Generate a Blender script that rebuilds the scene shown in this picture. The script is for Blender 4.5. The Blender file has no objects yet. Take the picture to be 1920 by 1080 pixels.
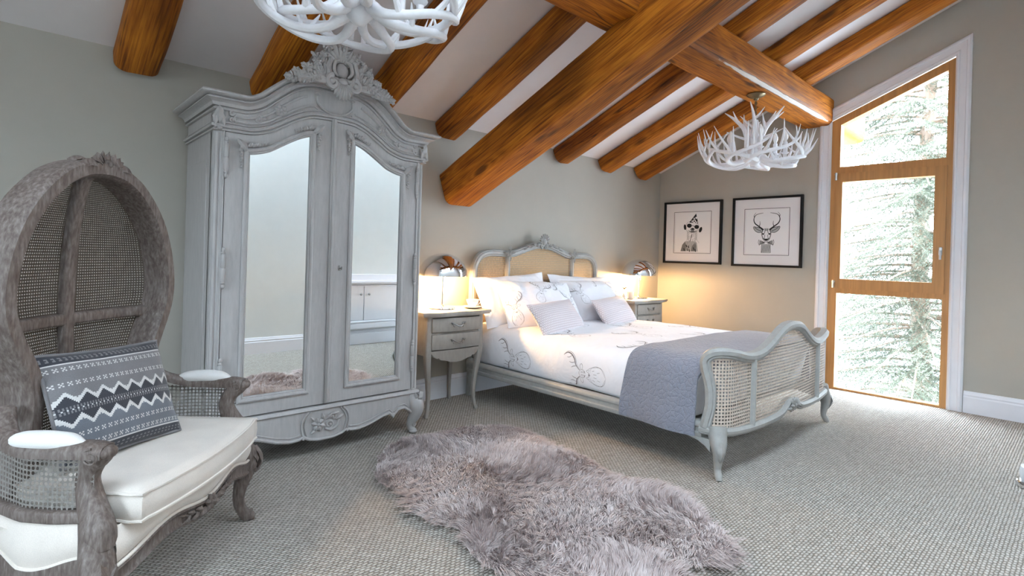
import bpy, bmesh, math, random
import numpy as np
from mathutils import Vector, Matrix, noise
random.seed(7)
PI = math.pi
scene = bpy.context.scene
COL = scene.collection
V = Vector

# ---------------------------------------------------------------- mesh helper
class MB:
    def __init__(self):
        self.v = []; self.f = []; self.m = []; self.uv = []
    def add(self, verts, faces, mat=0, uvs=None, M=None):
        b = len(self.v)
        for i, p in enumerate(verts):
            p = V(p)
            if M is not None: p = M @ p
            self.v.append(p)
            self.uv.append(uvs[i] if uvs else (0.0, 0.0))
        for k, f in enumerate(faces):
            self.f.append([b + i for i in f])
            self.m.append(mat[k] if isinstance(mat, (list, tuple)) else mat)
        return self
    def box(self, c, s, bev=0.004, M=None, mat=0):
        h = [x / 2 for x in s]; bev = min(bev, min(h) * 0.9)
        vs = []; idx = {}
        for sx in (-1, 1):
            for sy in (-1, 1):
                for sz in (-1, 1):
                    for ax in range(3):
                        p = [sx * (h[0] - bev), sy * (h[1] - bev), sz * (h[2] - bev)]
                        p[ax] = (sx, sy, sz)[ax] * h[ax]
                        idx[(sx, sy, sz, ax)] = len(vs)
                        vs.append(V((p[0] + c[0], p[1] + c[1], p[2] + c[2])))
        fs = []
        I = idx
        for ax in range(3):
            a1, a2 = (ax + 1) % 3, (ax + 2) % 3
            for s_ in (-1, 1):
                q = []
                for (u, w) in ((-1, -1), (1, -1), (1, 1), (-1, 1)):
                    k = [0, 0, 0]; k[ax] = s_; k[a1] = u; k[a2] = w
                    q.append(I[(k[0], k[1], k[2], ax)])
                fs.append(q if s_ > 0 else q[::-1])
        for ax in range(3):
            a1, a2 = (ax + 1) % 3, (ax + 2) % 3
            for u in (-1, 1):
                for w in (-1, 1):
                    k0 = [0, 0, 0]; k1 = [0, 0, 0]
                    k0[ax] = -1; k1[ax] = 1
                    k0[a1] = k1[a1] = u; k0[a2] = k1[a2] = w
                    fs.append([I[(*k0, a1)], I[(*k1, a1)], I[(*k1, a2)], I[(*k0, a2)]])
        for sx in (-1, 1):
            for sy in (-1, 1):
                for sz in (-1, 1):
                    fs.append([I[(sx, sy, sz, 0)], I[(sx, sy, sz, 1)], I[(sx, sy, sz, 2)]])
        return self.add(vs, fs, mat, None, M)
    def sweep(self, path, prof, N=(0, 0, 1), closed=False, scale=None, caps=True, M=None, mat=0, miter=True, pclosed=True, uvs=None):
        """profile (a,b): a along B = T x N, b along N. N a vector or a list per point."""
        P = [V(p) for p in path]; n = len(P); k = len(prof)
        vs = []
        for i in range(n):
            if closed:
                d1 = (P[i] - P[i - 1]); d2 = (P[(i + 1) % n] - P[i])
            else:
                d1 = P[i] - P[i - 1] if i > 0 else P[1] - P[0]
                d2 = P[i + 1] - P[i] if i < n - 1 else P[n - 1] - P[n - 2]
            if d1.length < 1e-9: d1 = d2
            if d2.length < 1e-9: d2 = d1
            d1 = d1.normalized(); d2 = d2.normalized()
            T = d1 + d2
            T = T.normalized() if T.length > 1e-6 else d1
            nn = V(N[i]) if isinstance(N, list) else V(N)
            nn = nn - T * nn.dot(T)
            if nn.length < 1e-6: nn = T.orthogonal()
            nn.normalize()
            B = T.cross(nn)
            mf = 1.0 / max(0.45, T.dot(d1)) if miter else 1.0
            sc = scale[i] if scale else 1.0
            for (a, b) in prof:
                vs.append(P[i] + B * (a * sc * mf) + nn * (b * sc))
        fs = []
        rng = n if closed else n - 1
        kk = k if pclosed else k - 1
        for i in range(rng):
            j = (i + 1) % n
            for q in range(kk):
                r = (q + 1) % k
                fs.append([i * k + q, i * k + r, j * k + r, j * k + q])
        if caps and not closed and pclosed:
            fs.append(list(range(k))[::-1]); fs.append([(n - 1) * k + q for q in range(k)])
        return self.add(vs, fs, mat, uvs, M)
    def tube(self, path, r, n=8, closed=False, M=None, mat=0, flat=1.0, N=None):
        P = [V(p) for p in path]
        if isinstance(r, (int, float)): r = [r] * len(P)
        # parallel transport normals
        t0 = (P[1] - P[0]).normalized()
        nn = V(N) if N is not None else t0.orthogonal().normalized()
        Ns = []
        for i in range(len(P)):
            a = P[max(i - 1, 0)]; b = P[min(i + 1, len(P) - 1)]
            T = (b - a)
            T = T.normalized() if T.length > 1e-9 else t0
            nn = nn - T * nn.dot(T)
            if nn.length < 1e-6: nn = T.orthogonal()
            nn = nn.normalized(); Ns.append(nn.copy())
        prof = [(math.cos(2 * PI * q / n), math.sin(2 * PI * q / n) * flat) for q in range(n)]
        return self.sweep(P, prof, Ns, closed, r, True, M, mat, False)
    def lathe(self, prof, n=24, c=(0, 0, 0), M=None, mat=0, caps=True):
        vs = []; fs = []
        for (r, z) in prof:
            for q in range(n):
                a = 2 * PI * q / n
                vs.append((c[0] + r * math.cos(a), c[1] + r * math.sin(a), c[2] + z))
        for i in range(len(prof) - 1):
            for q in range(n):
                r = (q + 1) % n
                fs.append([i * n + q, i * n + r, (i + 1) * n + r, (i + 1) * n + q])
        if caps:
            fs.append(list(range(n))[::-1]); b = (len(prof) - 1) * n
            fs.append([b + q for q in range(n)])
        return self.add(vs, fs, mat, None, M)
    def grid(self, fn, nu, nv, mat=0, uvfn=None, M=None, wrapu=False, wrapv=False, matfn=None):
        vs = []; uvs = []; fs = []; ms = []
        cu = nu if wrapu else nu + 1; cv = nv if wrapv else nv + 1
        for j in range(cv):
            for i in range(cu):
                u = i / nu; w = j / nv
                vs.append(fn(u, w)); uvs.append(uvfn(u, w) if uvfn else (u, w))
        for j in range(nv):
            for i in range(nu):
                i2 = (i + 1) % cu; j2 = (j + 1) % cv
                fs.append([j * cu + i, j * cu + i2, j2 * cu + i2, j2 * cu + i])
                ms.append(matfn((i + .5) / nu, (j + .5) / nv) if matfn else mat)
        return self.add(vs, fs, ms, uvs, M)
    def ball(self, c, r, n=10, m=7, M=None, mat=0, R=None):
        r = (r, r, r) if isinstance(r, (int, float)) else r
        R = R or Matrix.Identity(3)
        vs = [V(c) + R @ V((0, 0, r[2]))]; fs = []
        for j in range(1, m):
            th = PI * j / m
            for i in range(n):
                a = 2 * PI * i / n
                vs.append(V(c) + R @ V((r[0] * math.sin(th) * math.cos(a), r[1] * math.sin(th) * math.sin(a), r[2] * math.cos(th))))
        vs.append(V(c) + R @ V((0, 0, -r[2])))
        L = len(vs) - 1
        for i in range(n):
            k = (i + 1) % n
            fs.append([0, 1 + i, 1 + k]); fs.append([L, 1 + (m - 2) * n + k, 1 + (m - 2) * n + i])
            for j in range(m - 2):
                a = 1 + j * n; b = a + n
                fs.append([a + i, b + i, b + k, a + k])
        return self.add(vs, fs, mat, None, M)
    def plate(self, outline, d0, d1, axis='y', M=None, mat=0):
        """extrude a closed 2D outline (a,b) between depths d0 and d1; axis y: (a, d, b)"""
        n = len(outline)
        def pt(a, b, d):
            return (a, d, b) if axis == 'y' else ((d, a, b) if axis == 'x' else (a, b, d))
        vs = [pt(a, b, d0) for a, b in outline] + [pt(a, b, d1) for a, b in outline]
        fs = [list(range(n)), [n + i for i in range(n)][::-1]]
        for i in range(n):
            j = (i + 1) % n
            fs.append([i, n + i, n + j, j])
        return self.add(vs, fs, mat, None, M)
    def ring(self, outer, inner, d0, d1, axis='y', M=None, mat=0, uvscale=None):
        n = len(outer)
        def pt(a, b, d):
            return (a, d, b) if axis == 'y' else ((d, a, b) if axis == 'x' else (a, b, d))
        vs = []
        for L, d in ((outer, d0), (inner, d0), (outer, d1), (inner, d1)):
            vs += [pt(a, b, d) for a, b in L]
        fs = []
        for i in range(n):
            j = (i + 1) % n
            fs.append([i, j, n + j, n + i]); fs.append([2 * n + i, 3 * n + i, 3 * n + j, 2 * n + j])
            fs.append([i, 2 * n + i, 2 * n + j, j]); fs.append([n + i, n + j, 3 * n + j, 3 * n + i])
        return self.add(vs, fs, mat, None, M)
    def build(self, name, mats, parent=None, smooth=40, label=None, norm=True, kind=None):
        me = bpy.data.meshes.new(name)
        me.from_pydata([tuple(p) for p in self.v], [], self.f)
        if not isinstance(mats, (list, tuple)): mats = [mats]
        for m_ in mats: me.materials.append(m_)
        if len(mats) > 1:
            me.polygons.foreach_set('material_index', self.m)
        uvl = me.uv_layers.new(name='UVMap')
        li = np.empty(len(me.loops), dtype=np.int32); me.loops.foreach_get('vertex_index', li)
        uvl.data.foreach_set('uv', np.array(self.uv, dtype=np.float32)[li].ravel())
        bm = bmesh.new(); bm.from_mesh(me)
        if norm: bmesh.ops.recalc_face_normals(bm, faces=bm.faces)
        if smooth:
            a = math.radians(smooth)
            for f in bm.faces: f.smooth = True
            for e in bm.edges:
                if len(e.link_faces) == 2:
                    e.smooth = e.calc_face_angle(0) < a
        bm.to_mesh(me); bm.free()
        o = bpy.data.objects.new(name, me); COL.objects.link(o)
        if parent is not None: o.parent = parent
        if label: o['label'] = label
        if kind: o['kind'] = kind
        return o

def tag(o, label=None, cat=None, group=None, kind=None):
    if label: o['label'] = label
    if cat: o['category'] = cat
    if group: o['group'] = group
    if kind: o['kind'] = kind
    return o
def thing(name, label, cat, loc=(0, 0, 0), rz=0, group=None):
    o = bpy.data.objects.new(name, None); COL.objects.link(o)
    o.empty_display_size = 0.05
    o.location = loc; o.rotation_euler = (0, 0, rz)
    return tag(o, label, cat, group)
def kids(o): return [c for c in bpy.data.objects if c.parent == o]
def dup(o, parent=None):
    c = o.copy(); COL.objects.link(c)
    if parent is not None: c.parent = parent
    for k in kids(o): dup(k, c)
    return c
def lerp(a, b, t): return a + (b - a) * t
def sstep(t): t = min(1, max(0, t)); return t * t * (3 - 2 * t)
def interp(pts, x):
    if x <= pts[0][0]: return pts[0][1]
    for (x0, y0), (x1, y1) in zip(pts, pts[1:]):
        if x <= x1: return lerp(y0, y1, (x - x0) / (x1 - x0))
    return pts[-1][1]
def cr(pts, n=8, closed=False):
    """Catmull-Rom through points of any dimension"""
    P = [V(p) for p in pts]; L = len(P); out = []
    rng = L if closed else L - 1
    for i in range(rng):
        if closed: a, b, c, d = P[i - 1], P[i], P[(i + 1) % L], P[(i + 2) % L]
        else: a, b, c, d = P[max(i - 1, 0)], P[i], P[i + 1], P[min(i + 2, L - 1)]
        for k in range(n):
            t = k / n
            out.append(0.5 * ((2 * b) + (c - a) * t + (2 * a - 5 * b + 4 * c - d) * t * t + (3 * b - a - 3 * c + d) * t ** 3))
    if not closed: out.append(P[-1])
    return out
def crf(vals, n=8): return [max(p[0], 1e-4) for p in cr([(v, 0) for v in vals], n)]
def rrect(w, h, r, n=3):
    """rounded rectangle profile"""
    o = []
    for (sx, sy, a0) in ((1, 1, 0), (-1, 1, 90), (-1, -1, 180), (1, -1, 270)):
        for k in range(n + 1):
            a = math.radians(a0 + 90 * k / n)
            o.append((sx * (w / 2 - r) + r * math.cos(a), sy * (h / 2 - r) + r * math.sin(a)))
    return o
def spiral(c, r0, r1, a0, turns, n=22, ax=(1, 0, 0), az=(0, 0, 1)):
    o = []
    for i in range(n + 1):
        t = i / n; a = a0 + turns * 2 * PI * t; r = lerp(r0, r1, t)
        o.append(V(c) + V(ax) * (r * math.cos(a)) + V(az) * (r * math.sin(a)))
    return o

# ---------------------------------------------------------------- materials
def srgb(r, g, b):
    f = lambda c: (c / 12.92 if c <= 0.04045 else ((c + 0.055) / 1.055) ** 2.4)
    return (f(r / 255), f(g / 255), f(b / 255), 1)
class NT:
    def __init__(self, name, rough=0.5, color=(0.5, 0.5, 0.5, 1), metal=0.0, **kw):
        self.mat = bpy.data.materials.new(name); self.mat.use_nodes = True
        self.t = self.mat.node_tree
        self.b = self.t.nodes['Principled BSDF']
        self.b.inputs['Base Color'].default_value = color
        self.b.inputs['Roughness'].default_value = rough
        self.b.inputs['Metallic'].default_value = metal
        for k, v in kw.items(): self.b.inputs[k.replace('_', ' ')].default_value = v
    def set(self, sock, v):
        if isinstance(v, bpy.types.NodeSocket): self.t.links.new(v, sock)
        else: sock.default_value = v
    def n(self, typ, ins=None, **props):
        nd = self.t.nodes.new(typ)
        for k, v in props.items(): setattr(nd, k, v)
        for k, v in (ins or {}).items(): self.set(nd.inputs[k], v)
        return nd
    def math(self, op, a, b=0.0, c=None):
        d = {0: a, 1: b}
        if c is not None: d[2] = c
        return self.n('ShaderNodeMath', d, operation=op).outputs[0]
    def vmath(self, op, a, b=(0, 0, 0)):
        return self.n('ShaderNodeVectorMath', {0: a, 1: b}, operation=op).outputs[0]
    def coord(self, which='Object'):
        return self.n('ShaderNodeTexCoord').outputs[which]
    def noise(self, vec, scale, detail=3.0, rough=0.5, dist=0.0):
        return self.n('ShaderNodeTexNoise', {'Vector': vec, 'Scale': scale, 'Detail': detail, 'Roughness': rough, 'Distortion': dist}).outputs['Fac']
    def ramp(self, fac, stops, interp_='LINEAR'):
        r = self.n('ShaderNodeValToRGB', {'Fac': fac}); cr_ = r.color_ramp; cr_.interpolation = interp_
        while len(cr_.elements) < len(stops): cr_.elements.new(0.5)
        for e, (p, c) in zip(cr_.elements, stops): e.position = p; e.color = c
        return r.outputs['Color']
    def mix(self, fac, a, b):
        nd = self.t.nodes.new('ShaderNodeMix'); nd.data_type = 'RGBA'
        self.set(nd.inputs[0], fac); self.set(nd.inputs[6], a); self.set(nd.inputs[7], b)
        return nd.outputs[2]
    def bump(self, h, strength=0.3, dist=0.01):
        self.set(self.b.inputs['Normal'], self.n('ShaderNodeBump', {'Strength': strength, 'Distance': dist, 'Height': h}).outputs[0])
    def base(self, c): self.set(self.b.inputs['Base Color'], c)

def m_paint(name, c, rough=0.55, var=0.06, scale=(6, 6, 1.2)):
    k = NT(name, rough)
    o = k.coord()
    s = k.vmath('MULTIPLY', o, scale)
    f = k.noise(s, 6.0, 5.0, 0.65)
    lo = tuple(x * (1 - var * 2.5) for x in c[:3]) + (1,); hi = tuple(min(1, x * (1 + var * 2)) for x in c[:3]) + (1,)
    k.base(k.ramp(f, [(0.3, lo), (0.55, c), (0.75, hi)]))
    k.bump(f, 0.08, 0.003)
    return k.mat
def m_fabric(name, c, weave=700.0, rough=0.9, bump=0.25, var=0.06, sheen=0.2, wr=0.0):
    k = NT(name, rough, Sheen_Weight=sheen)
    o = k.coord()
    f = k.noise(o, weave, 2.0); g = k.noise(o, 9.0, 3.0)
    mixv = k.math('ADD', k.math('MULTIPLY', f, 0.5), k.math('MULTIPLY', g, 0.5))
    lo = tuple(x * (1 - var * 2) for x in c[:3]) + (1,); hi = tuple(min(1, x * (1 + var)) for x in c[:3]) + (1,)
    k.base(k.ramp(mixv, [(0.3, lo), (0.7, hi)]))
    if wr:
        h = k.math('ADD', k.math('MULTIPLY', f, 0.03), k.noise(k.vmath('MULTIPLY', o, (1, 1.4, 1)), 5.0, 3.0, 0.5, 0.6))
        k.bump(h, wr, 0.05)
    else: k.bump(f, bump, 0.002)
    return k.mat
def m_wood_beam(name, tint=1.0):
    """pine log: long grain along local X, knots, splits"""
    k = NT(name, 0.5, Specular_IOR_Level=.25)
    o = k.coord()
    # random offset per object keeps logs different
    info = k.n('ShaderNodeObjectInfo')
    off = k.n('ShaderNodeCombineXYZ', {0: k.math('MULTIPLY', info.outputs['Random'], 37.0), 1: k.math('MULTIPLY', info.outputs['Random'], 11.0), 2: 0.0}).outputs[0]
    p = k.vmath('ADD', o, off)
    pw = k.vmath('MULTIPLY', p, (0.55, 5.0, 5.0))
    vor = k.n('ShaderNodeTexVoronoi', {'Vector': k.vmath('MULTIPLY', p, (1.7, 5.5, 5.5)), 'Scale': 1.0, 'Randomness': 1.0})
    kd = vor.outputs['Distance']
    knot = k.ramp(kd, [(0.0, (1, 1, 1, 1)), (0.09, (0.8, 0.8, 0.8, 1)), (0.17, (0, 0, 0, 1))])
    warp = k.math('ADD', k.math('MULTIPLY', k.noise(pw, 1.0, 2.0, 0.5, 0.4), 5.0), k.math('MULTIPLY', k.math('POWER', k.math('SUBTRACT', 1.0, k.math('MINIMUM', kd, 1.0)), 3.0), 1.6))
    rings = k.math('SINE', k.math('MULTIPLY', warp, 11.0))
    fine = k.noise(k.vmath('MULTIPLY', p, (3.0, 90.0, 90.0)), 1.0, 3.0, 0.6)
    g = k.math('ADD', k.math('MULTIPLY', rings, 0.045), fine)
    big = k.noise(k.vmath('MULTIPLY', p, (0.9, 3.0, 3.0)), 1.0, 3.0, 0.6)
    T = tint
    c0 = (0.15 * T, 0.036 * T, 0.004 * T, 1); c1 = (0.37 * T, 0.112 * T, 0.009 * T, 1); c2 = (0.60 * T, 0.215 * T, 0.020 * T, 1)
    col = k.ramp(g, [(0.28, c0), (0.47, c1), (0.72, c2)])
    dark = k.ramp(big, [(0.36, (0.36, 0.30, 0.27, 1)), (0.50, (1, 1, 1, 1))])
    mul = k.n('ShaderNodeMix', data_type='RGBA', blend_type='MULTIPLY'); mul.inputs[0].default_value = 0.8
    k.t.links.new(col, mul.inputs[6]); k.t.links.new(dark, mul.inputs[7])
    col2 = k.mix(k.math('MULTIPLY', knot, 0.85), mul.outputs[2], (0.045, 0.014, 0.005, 1))
    # long drying splits
    sp = k.noise(k.vmath('MULTIPLY', p, (0.5, 9.0, 9.0)), 1.0, 1.0, 0.3)
    spl = k.ramp(k.math('ABSOLUTE', k.math('SUBTRACT', sp, 0.5)), [(0.0, (1, 1, 1, 1)), (0.008, (0, 0, 0, 1))])
    big2 = k.ramp(k.noise(k.vmath('MULTIPLY', p, (0.6, 1.5, 1.5)), 1.0, 1.0), [(0.48, (0, 0, 0, 1)), (0.55, (1, 1, 1, 1))])
    spm = k.math('MULTIPLY', spl, big2)
    col3 = k.mix(k.math('MULTIPLY', spm, 0.85), col2, (0.03, 0.010, 0.004, 1))
    k.base(col3)
    k.set(k.b.inputs['Roughness'], k.math('ADD', 0.46, k.math('MULTIPLY', fine, 0.25)))
    k.bump(k.math('SUBTRACT', g, k.math('ADD', k.math('MULTIPLY', spm, 1.2), k.math('MULTIPLY', knot, 0.3))), 0.35, 0.006)
    return k.mat
def m_oak(name, c, axis=2):
    k = NT(name, 0.42)
    sc = [40, 40, 40]; sc[axis] = 1.6
    f = k.noise(k.vmath('MULTIPLY', k.coord(), tuple(sc)), 1.0, 4.0, 0.6, 0.3)
    lo = tuple(x * 0.78 for x in c[:3]) + (1,); hi = tuple(min(1, x * 1.12) for x in c[:3]) + (1,)
    k.base(k.ramp(f, [(0.3, lo), (0.7, hi)])); k.bump(f, 0.12, 0.003)
    return k.mat
def m_weathered(name):
    """washed, limed oak of the armchair"""
    k = NT(name, 0.6)
    o = k.coord()
    f = k.noise(k.vmath('MULTIPLY', o, (110, 110, 26)), 1.0, 5.0, 0.6, 0.2)
    g = k.noise(o, 14.0, 3.0, 0.6)
    c = k.math('ADD', k.math('MULTIPLY', f, 0.75), k.math('MULTIPLY', g, 0.25))
    k.base(k.ramp(c, [(0.30, srgb(74, 61, 55)), (0.46, srgb(98, 86, 80)), (0.60, srgb(120, 110, 105)), (0.76, srgb(152, 144, 141))]))
    k.bump(c, 0.25, 0.003)
    return k.mat
def m_cane(name, c_lo, c_hi, cell, hole=0.30, diag=0.70):
    k = NT(name, 0.5)
    uv = k.coord('UV')
    s = k.vmath('MULTIPLY', uv, (1 / cell, 1 / cell, 1))
    fr = k.vmath('ABSOLUTE', k.vmath('SUBTRACT', k.vmath('FRACTION', s), (0.5, 0.5, 0.0)))
    sx = k.n('ShaderNodeSeparateXYZ', {0: fr})
    ax, ay = sx.outputs[0], sx.outputs[1]
    m = k.math('MAXIMUM', k.math('MAXIMUM', ax, ay), k.math('MULTIPLY', k.math('ADD', ax, ay), diag))
    a = k.math('GREATER_THAN', m, k.math('ADD', hole - .05, k.math('MULTIPLY', k.noise(uv, 9.0 / cell * .02, 3.0, .6), .10)))
    k.set(k.b.inputs['Alpha'], a)
    # strand relief: paired canes along u and v crossing at the corner
    st = k.math('ADD', k.math('SINE', k.math('MULTIPLY', ax, 40.0)), k.math('SINE', k.math('MULTIPLY', ay, 40.0)))
    n = k.noise(uv, 60.0, 2.0)
    f = k.math('ADD', k.math('MULTIPLY', k.math('ADD', st, 2.0), 0.16), k.math('MULTIPLY', n, 0.5))
    k.base(k.ramp(f, [(0.3, c_lo), (0.75, c_hi)]))
    k.bump(st, 0.5, 0.002)
    return k.mat

# ---------------------------------------------------------------- palette
M_wall = m_paint('wall_paint', (0.415, 0.392, 0.345, 1), 0.85, 0.01, (1, 1, 1))
M_wall_lit = m_paint('wall_paint_lit', (0.66, 0.68, 0.67, 1), 0.85, 0.01, (1, 1, 1))  # front wall lightened: extra light and bounce put into its colour
M_ceil = m_paint('ceiling_plaster', (0.74, 0.70, 0.70, 1), 0.9, 0.01, (1, 1, 1))
M_trim = m_paint('white_gloss', (0.72, 0.73, 0.78, 1), 0.4, 0.01, (1, 1, 1))
M_beam = m_wood_beam('pine_beam')
M_oakV = m_oak('window_oak', (0.50, 0.245, 0.08, 1), 2)
M_grey = m_paint('grey_wash', srgb(172, 169, 168), 0.48, 0.045, (9, 9, 1.6))
M_greyh = m_paint('grey_wash_bed', srgb(156, 156, 153), 0.48, 0.05, (5, 5, 5))
M_night = m_paint('grey_wash_nightstand', srgb(152, 147, 141), 0.5, 0.05, (8, 8, 2))
M_chair = m_weathered('limed_oak')
M_cane_bed = m_cane('cane_natural', (0.46, 0.29, 0.15, 1), (0.86, 0.62, 0.38, 1), 0.0165, 0.29, 0.68)
M_cane_foot = m_cane('cane_pale', (0.48, 0.37, 0.29, 1), (0.80, 0.70, 0.60, 1), 0.0185, 0.30, 0.68)
M_cane_chair = m_cane('cane_dark', (0.045, 0.032, 0.023, 1), (0.15, 0.115, 0.085, 1), 0.0100, 0.225, 0.66)
M_cane_arm = m_cane('cane_arm', (0.13, 0.115, 0.10, 1), (0.42, 0.39, 0.36, 1), 0.0135, 0.345, 0.70)
M_linen = m_fabric('cream_linen', srgb(220, 211, 202), 420, 0.9, 0.3, 0.07)
M_pad = m_fabric('white_linen', srgb(224, 222, 220), 420, 0.9, 0.25, 0.05)
M_sheet = m_fabric('white_cotton', (0.86, 0.87, 0.92, 1), 900, 0.85, 0.1, 0.01, 0.1, 0.35)
M_ink = NT('grey_ink', 0.9, srgb(116, 112, 116)).mat
M_pin = m_fabric('white_cushion_back', (0.66, 0.62, 0.63, 1), 900)
M_chrome = NT('chrome', 0.06, (0.80, 0.80, 0.82, 1), 1.0).mat
M_steel = NT('brushed_steel', 0.28, (0.55, 0.55, 0.56, 1), 1.0).mat
M_pewter = NT('pewter', 0.35, (0.30, 0.29, 0.28, 1), 1.0).mat
M_brass = NT('aged_brass', 0.35, (0.22, 0.17, 0.10, 1), 1.0).mat
M_antler = m_paint('white_antler', (0.80, 0.80, 0.83, 1), 0.45, 0.02, (9, 9, 9))
M_china = NT('white_china', 0.15, (0.86, 0.85, 0.84, 1)).mat
M_black = NT('black_frame', 0.5, (0.003, 0.003, 0.0035, 1), Specular_IOR_Level=.3).mat
M_mat_board = NT('mat_board', 0.9, (0.74, 0.72, 0.73, 1)).mat
M_paper = NT('print_paper', 0.9, (0.78, 0.77, 0.78, 1)).mat
M_pinkink = NT('print_black', 0.9, (0.012, 0.012, 0.013, 1)).mat
M_pgrey = NT('print_grey', 0.9, (0.17, 0.17, 0.17, 1)).mat
M_pgrey2 = NT('print_pale_grey', 0.9, (0.42, 0.42, 0.42, 1)).mat
M_mirror = NT('mirror_glass', 0.01, (0.86, 0.90, 0.90, 1), 1.0).mat
def m_glass():
    k = NT('window_glass', 0.0)
    t = k.t; out = t.nodes['Material Output']
    tr = k.n('ShaderNodeBsdfTransparent'); gl = k.n('ShaderNodeBsdfGlossy', {'Roughness': 0.01})
    fr = k.n('ShaderNodeFresnel', {'IOR': 1.35})
    mx = k.n('ShaderNodeMixShader', {0: fr.outputs[0], 1: tr.outputs[0], 2: gl.outputs[0]})
    t.links.new(mx.outputs[0], out.inputs['Surface']); return k.mat
M_glass = m_glass()
M_pglass = NT('jar_glass', 0.05, (0.95, 0.95, 0.95, 1), 0.0, Transmission_Weight=0.9).mat

def m_carpet():
    k = NT('sisal_weave', 0.85)
    o = k.coord()
    wob = k.noise(o, 30.0, 2.0)
    sx = k.n('ShaderNodeSeparateXYZ', {0: o})
    x = k.math('ADD', sx.outputs[0], k.math('MULTIPLY', wob, 0.013)); y = k.math('ADD', sx.outputs[1], k.math('MULTIPLY', wob, 0.009))
    rr = k.math('DIVIDE', y, 0.0135)
    row = k.math('FLOOR', rr)
    par = k.math('MULTIPLY', k.math('MODULO', row, 2.0), 0.5)
    fx = k.math('FRACT', k.math('ADD', k.math('DIVIDE', x, 0.024), par)); fy = k.math('FRACT', rr)
    h = k.math('MULTIPLY', k.math('SINE', k.math('MULTIPLY', fx, PI)), k.math('SINE', k.math('MULTIPLY', fy, PI)))
    h = k.math('POWER', k.math('ABSOLUTE', h), 0.6)
    cell = k.n('ShaderNodeCombineXYZ', {0: k.math('FLOOR', k.math('ADD', k.math('DIVIDE', x, 0.024), par)), 1: row, 2: 0.0}).outputs[0]
    wn = k.n('ShaderNodeTexWhiteNoise', {'Vector': cell}).outputs['Value']
    fibre = k.noise(k.vmath('MULTIPLY', o, (160, 420, 200)), 1.0, 3.0, 0.7)
    patch = k.noise(o, 45.0, 3.0, 0.6)
    c = k.math('ADD', k.math('MULTIPLY', h, 0.36), k.math('ADD', k.math('MULTIPLY', fibre, 0.3), k.math('ADD', k.math('MULTIPLY', patch, 0.26), k.math('MULTIPLY', wn, .08))))  # knot height drives the colour too: shade between knots painted in
    k.base(k.ramp(c, [(0.2, srgb(84, 77, 68)), (0.45, srgb(154, 147, 137)), (0.75, srgb(210, 205, 198))]))
    k.bump(k.math('ADD', h, k.math('MULTIPLY', fibre, 0.35)), 0.9, 0.008)
    return k.mat
M_carpet = m_carpet()
def m_throw():
    k = NT('quilted_blue', 0.8, Sheen_Weight=0.3)
    uv = k.coord('Object')
    uvw = k.vmath('ADD', uv, k.vmath('MULTIPLY', k.n('ShaderNodeTexNoise', {'Vector': uv, 'Scale': 18.0}).outputs['Color'], (0.03, 0.03, 0.03)))
    v = k.n('ShaderNodeTexVoronoi', {'Vector': uvw, 'Scale': 30.0}, feature='DISTANCE_TO_EDGE').outputs['Distance']
    e = k.ramp(v, [(0.0, (0, 0, 0, 1)), (0.12, (0.75, 0.75, 0.75, 1)), (0.4, (1, 1, 1, 1))])
    n = k.noise(uv, 300.0, 2.0)
    k.base(k.ramp(n, [(0.3, srgb(112, 116, 130)), (0.7, srgb(142, 145, 158))]))
    k.bump(k.math('ADD', e, k.math('MULTIPLY', n, 0.15)), 0.55, 0.006)
    return k.mat
M_throw = m_throw()

# ---------------------------------------------------------------- the room
XL, XR, YF, YB = -3.60, 5.70, -0.34, 3.56
SL = 0.423
def zc(y): return 2.195 + SL * (YB - y)
fl = MB(); fl.box(((XL + XR) / 2, (YF + YB) / 2, -0.05), (XR - XL + 0.3, YB - YF + 0.3, 0.1), 0.001)
tag(fl.build('floor', M_carpet), kind='structure')
w = MB(); w.box(((XL + XR) / 2, YB + 0.08, 1.2), (XR - XL + 0.3, 0.16, 2.44), 0.001)
tag(w.build('wall_back', M_wall), kind='structure')
w = MB(); w.box(((XL + XR) / 2, YF - 0.08, 2.0), (XR - XL + 0.3, 0.16, 4.0), 0.001)
tag(w.build('wall_front', M_wall_lit), kind='structure')
# window wall with a tall opening whose head follows the roof
WY0, WY1 = 0.775, 1.765             # opening
def ztrim(y): return 2.545 + 0.43 * (1.765 - y)
w = MB()
def wallpoly(pts): w.plate(pts, XR, XR + 0.16, 'x')
wallpoly([(YB + .16, -0.05), (YB + .16, zc(YB + .16) + .05), (WY1, zc(WY1) + .05), (WY1, -0.05)])
wallpoly([(WY0, -0.05), (WY0, zc(WY0) + .05), (YF - .16, zc(YF - .16) + .05), (YF - .16, -0.05)])
wallpoly([(WY1, ztrim(WY1)), (WY1, zc(WY1) + .05), (WY0, zc(WY0) + .05), (WY0, ztrim(WY0))])
tag(w.build('wall_right', M_wall, smooth=0), kind='structure')
LY0, LY1, LZ0, LZ1 = -0.20, 1.35, 0.60, 2.20  # opening for an added window, out of view, bringing daylight from the left
w = MB()
def wallpolyL(pts): w.plate(pts, XL - 0.16, XL, 'x')
wallpolyL([(YB + .16, -0.05), (YB + .16, zc(YB + .16) + .05), (LY1, zc(LY1) + .05), (LY1, -0.05)])
wallpolyL([(LY0, -0.05), (LY0, zc(LY0) + .05), (YF - .16, zc(YF - .16) + .05), (YF - .16, -0.05)])
wallpolyL([(LY1, LZ1), (LY1, zc(LY1) + .05), (LY0, zc(LY0) + .05), (LY0, LZ1)])
wallpolyL([(LY1, -.05), (LY1, LZ0), (LY0, LZ0), (LY0, -.05)])
tag(w.build('wall_left', M_wall, smooth=0), kind='structure')
lf = MB()
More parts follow.
